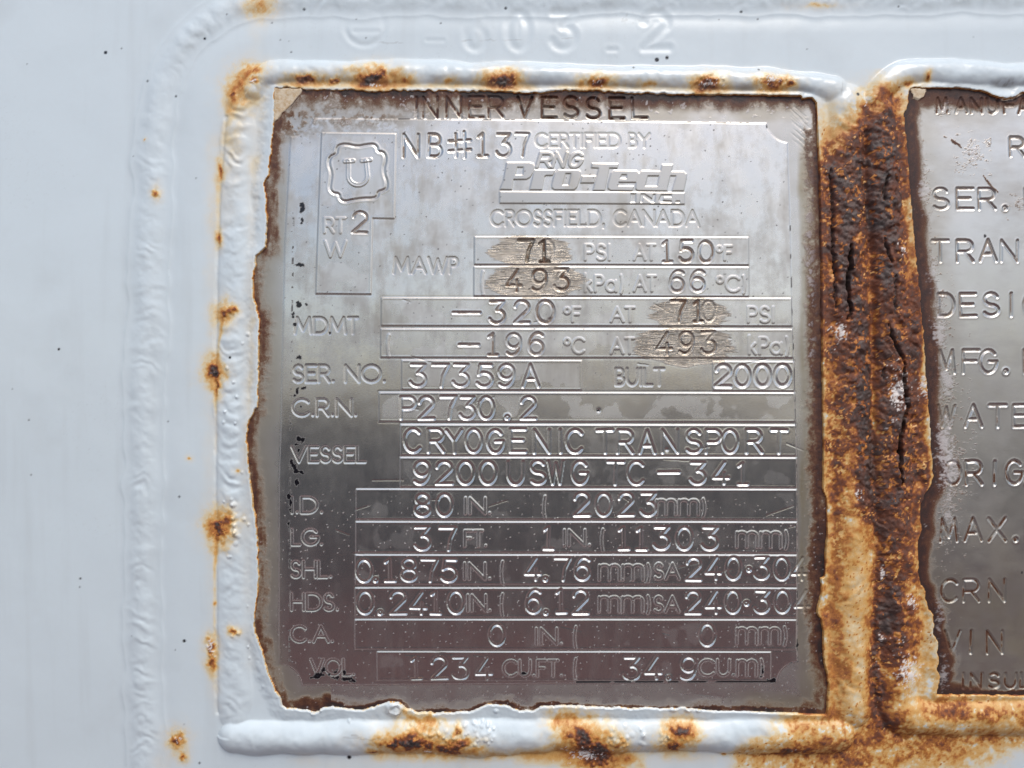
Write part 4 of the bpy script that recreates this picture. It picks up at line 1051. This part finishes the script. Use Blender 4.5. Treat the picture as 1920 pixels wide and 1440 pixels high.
P.a = np.maximum(P.a, sstep(3.0, 1.2, np.abs(Y - 1279.0 + (X - 1280) * .004)) * (X > 1080) * (X < 1455) * sstep(-.5, -.1, fbm(X, Y, 14, 720, 2)))
P.a = np.maximum(P.a, sstep(1.8, .6, drr) * (Y < 240) * sstep(.0, .3, fbm(X, Y, 9, 711, 2) + .1) * (X > 740) * .9)
# cream paint flake left in the upper left corner
flk = [(514, 165), (566, 166), (564, 174), (548, 196), (530, 212), (520, 226), (515, 228)]
kf, Wf, df = P.plateau(flk, 1.8, 'paint_flake', np1, 'cream flake of old paint', soft=1.0)
P.flake[Wf.sl] = np.maximum(P.flake[Wf.sl], sstep(.6, -.6, df + .8 * fbm(Wf.X, Wf.Y, 6, 730, 2)))
P.r[Wf.sl] *= 1 - P.flake[Wf.sl] * .9; P.salt[Wf.sl] *= 1 - P.flake[Wf.sl]; P.dirt[Wf.sl] *= 1 - P.flake[Wf.sl]
# scraped lines in the upper right corner and lower left
for k in range(22):
    x0 = P.rng.uniform(1480, 1500); y0 = 196 + k * 3.3; K = Win(P.xs, P.ys, x0 - 10, y0 - 6, x0 + 60, y0 + 60)
    L = P.rng.uniform(14, 34)
    d, _, _ = seg_dist(K.X, K.Y, [(x0, y0), (x0 + L, y0 + L * .9)]); P.H[K.sl] -= .25 * sstep(1.4, .4, d); P.dirt[K.sl] = np.maximum(P.dirt[K.sl], sstep(1.6, .5, d) * .3)
for k in range(40):
    x0 = P.rng.uniform(560, 1480); y0 = P.rng.uniform(560, 1320); a = P.rng.uniform(-.6, .9); L = P.rng.uniform(10, 60)
    K = Win(P.xs, P.ys, x0 - 5, y0 - 45, x0 + 66, y0 + 60)
    d, _, _ = seg_dist(K.X, K.Y, [(x0, y0), (x0 + L * math.cos(a), y0 + L * math.sin(a) * .6)]); P.H[K.sl] -= .35 * sstep(1.3, .3, d)
# two dings
for (x, y) in [(1121, 769), (1248, 842), (1030, 600)]:
    K = Win(P.xs, P.ys, x - 12, y - 12, x + 12, y + 12); d = np.hypot(K.X - x, K.Y - y); P.H[K.sl] -= 1.5 * np.exp(-(d / 3) ** 2)
P.finish(M_alu, 'plate_rim', np1)

# ================================================================== right plate
Q = Plate(1684, 160, 2100, 1312, 1.6, HOLE2, 9)
X, Y = Q.X, Q.Y
def R_(s, pos, y0, y1, wd, text, **k):
    k.setdefault('dirty', .36 if y1 < 820 else .62)
    Q.stamp(s, pos, wd, y0, y1, np2, text, hw=3.1, depth=2.1, jit=.8, **k)
R_('MANUFACTURER', [1757, 1793, 1822, 1851, 1884, 1910, 1942, 1972, 2002, 2032, 2062, 2090], 184, 211, 20, 'small stamped word, half hidden under the rust at the top', dirty=.55)
R_('RT', [1893, 1935], 258, 293, 26, 'stamped letter R')
R_('SER. NO.', [1746, 1791, 1832, 1879, 1919, 1960, 2000], 355, 393, 30, 'stamped abbreviation SER.')
R_('TRANSP', [1744, 1790, 1832, 1873, 1917, 1960], 452, 491, 30, 'stamped word starting TRANS')
R_('DESIGN', [1753, 1795, 1838, 1875, 1914, 1958], 552, 593, 29, 'stamped word starting DESIG')
R_('MFG. DA', [1753, 1799, 1831, 1877, 1914, 1960], 657, 699, 30, 'stamped abbreviation MFG.')
R_('WATER', [1753, 1803, 1848, 1893, 1938], 760, 800, 31, 'stamped word starting WATE')
R_('ORIG.', [1766, 1806, 1845, 1880, 1919], 864, 907, 29, 'stamped abbreviation ORIG.')
R_('MAX. LO', [1758, 1803, 1848, 1897, 1919, 1960], 970, 1012, 31, 'stamped abbreviation MAX.')
R_('CRN', [1761, 1803, 1851], 1085, 1126, 29, 'stamped letters CRN')
R_('VIN', [1770, 1806, 1850], 1182, 1224, 28, 'stamped letters VIN')
R_('INSULA', [1797, 1822, 1855, 1886, 1915, 1945], 1263, 1290, 20, 'small stamped word INSUL at the foot of the plate')
hd = -Q.hd
nA = fbm(X, Y, 60, 820, 4); nB = fbm(X, Y, 9, 830, 4, .65)
ed = hd + nA * 8 + nB * 5
Q.r = np.maximum(Q.r, sstep(34, 8, ed) * .9 * sstep(1925, 1800, X + nA * 20) * np.clip(.85 + .3 * nB, 0, 1))
Q.r = np.maximum(Q.r, sstep(58, 14, ed) * .35 * sstep(1880, 1780, X + nA * 20) * sstep(.0, .6, nB + .2))
Q.r = np.maximum(Q.r, sstep(216, 184, Y + nA * 9 + nB * 5) * .6)
Q.r = np.maximum(Q.r, sstep(12, 3, hd + nB * 3) * .9)
Q.g = np.maximum(Q.g, sstep(95, 25, hd + nA * 22) * (.42 + .3 * nA) * sstep(1925, 1800, X + nA * 20))
Q.g = np.maximum(Q.g, np.clip(sstep(820, 1150, Y) * (.42 + .35 * nA), 0, .7))
Q.g = np.maximum(Q.g, sstep(1150, 1300, Y) * .55)
Q.film = np.clip(.45 + .5 * fbm(X, Y, 60, 840, 5, .6), 0, 1) * sstep(1250, 300, Y) * .5
Q.dirt = np.clip(.22 + .4 * fbm(X, Y, 80, 850, 4) + .3 * fbm(X * .35, Y, 12, 851, 4, .65), 0, 1) * .5
for (x, y, rx, ry, a, th) in [(1755, 620, 16, 60, .8, .2), (1765, 830, 22, 60, .9, .1), (1772, 880, 22, 60, .9, .1), (1768, 720, 20, 40, .8, .2), (1772, 960, 16, 50, .7, .2), (1730, 360, 14, 50, .7, .3), (1744, 500, 12, 60, .6, .3), (1772, 205, 14, 16, .7, .25), (1822, 288, 15, 18, 1., .0), (1770, 1270, 14, 60, .6, .3), (1762, 1160, 12, 50, .5, .3), (1912, 385, 16, 14, .7, .2)]:
    K = Win(Q.xs, Q.ys, x - rx * 2.4, y - ry * 2.4, x + rx * 2.4, y + ry * 2.4)
    q = np.exp(-(((K.X - x) / rx) ** 2 + ((K.Y - y) / ry) ** 2)) * 1.1 + .75 * fbm(K.X * .6, K.Y, 5, 860, 3, .9) + .2 * fbm(K.X, K.Y, 22, 861, 3) - .42 - th
    Q.salt[K.sl] = np.maximum(Q.salt[K.sl], sstep(.05, .7, q) * a * .85); Q.r[K.sl] = np.maximum(Q.r[K.sl], sstep(-.12, .02, q) * sstep(.3, .1, q) * .35)
# rust comet
K = Win(Q.xs, Q.ys, 1750, 240, 1850, 330)
d, s, _ = seg_dist(K.X + 2 * fbm(K.X, K.Y, 8, 870, 2), K.Y, [(1762, 252), (1785, 266), (1800, 276), (1812, 284)])
Q.r[K.sl] = np.maximum(Q.r[K.sl], sstep(4.5, 1.5, d) * .6 * sstep(-.5, .2, fbm(K.X, K.Y, 7, 871, 2)))
d, s, _ = seg_dist(X + 3 * nB, Y, [(1840, 330), (1852, 345), (1866, 362)]); Q.r = np.maximum(Q.r, sstep(2.6, .8, d) * .5)
for (x, y, r) in [(1842, 444, 2.5), (1712 + 200, 1072, 2)]:
    Q.blob(Q.a, x, y, r, r, 1, .2, 5, 880)
# old white paint stuck under the top edge
kf, Wf, df = Q.plateau([(1852, 165), (1930, 165), (1912, 180), (1900, 186), (1884, 188), (1868, 182)], 2.0, 'paint_flake', np2, 'ragged white flake of paint', soft=1.2)
Q.flake[Wf.sl] = sstep(.8, -.8, df + 2.5 * fbm(Wf.X, Wf.Y, 8, 890, 3)); Q.r[Wf.sl] *= 1 - Q.flake[Wf.sl]; Q.dirt[Wf.sl] *= 1 - Q.flake[Wf.sl]; Q.salt[Wf.sl] = np.maximum(Q.salt[Wf.sl], Q.flake[Wf.sl] * .6)
kf, Wf, df = Q.plateau([(1706, 165), (1736, 166), (1733, 182), (1722, 187), (1712, 183)], 2.0, 'paint_flake', np2, 'small cream flake of paint', soft=1.2)
Q.flake[Wf.sl] = sstep(.8, -.8, df + 2.5 * fbm(Wf.X, Wf.Y, 8, 891, 3)); Q.r[Wf.sl] *= 1 - Q.flake[Wf.sl]
Q.finish(M_right, 'plate_sheet', np2)
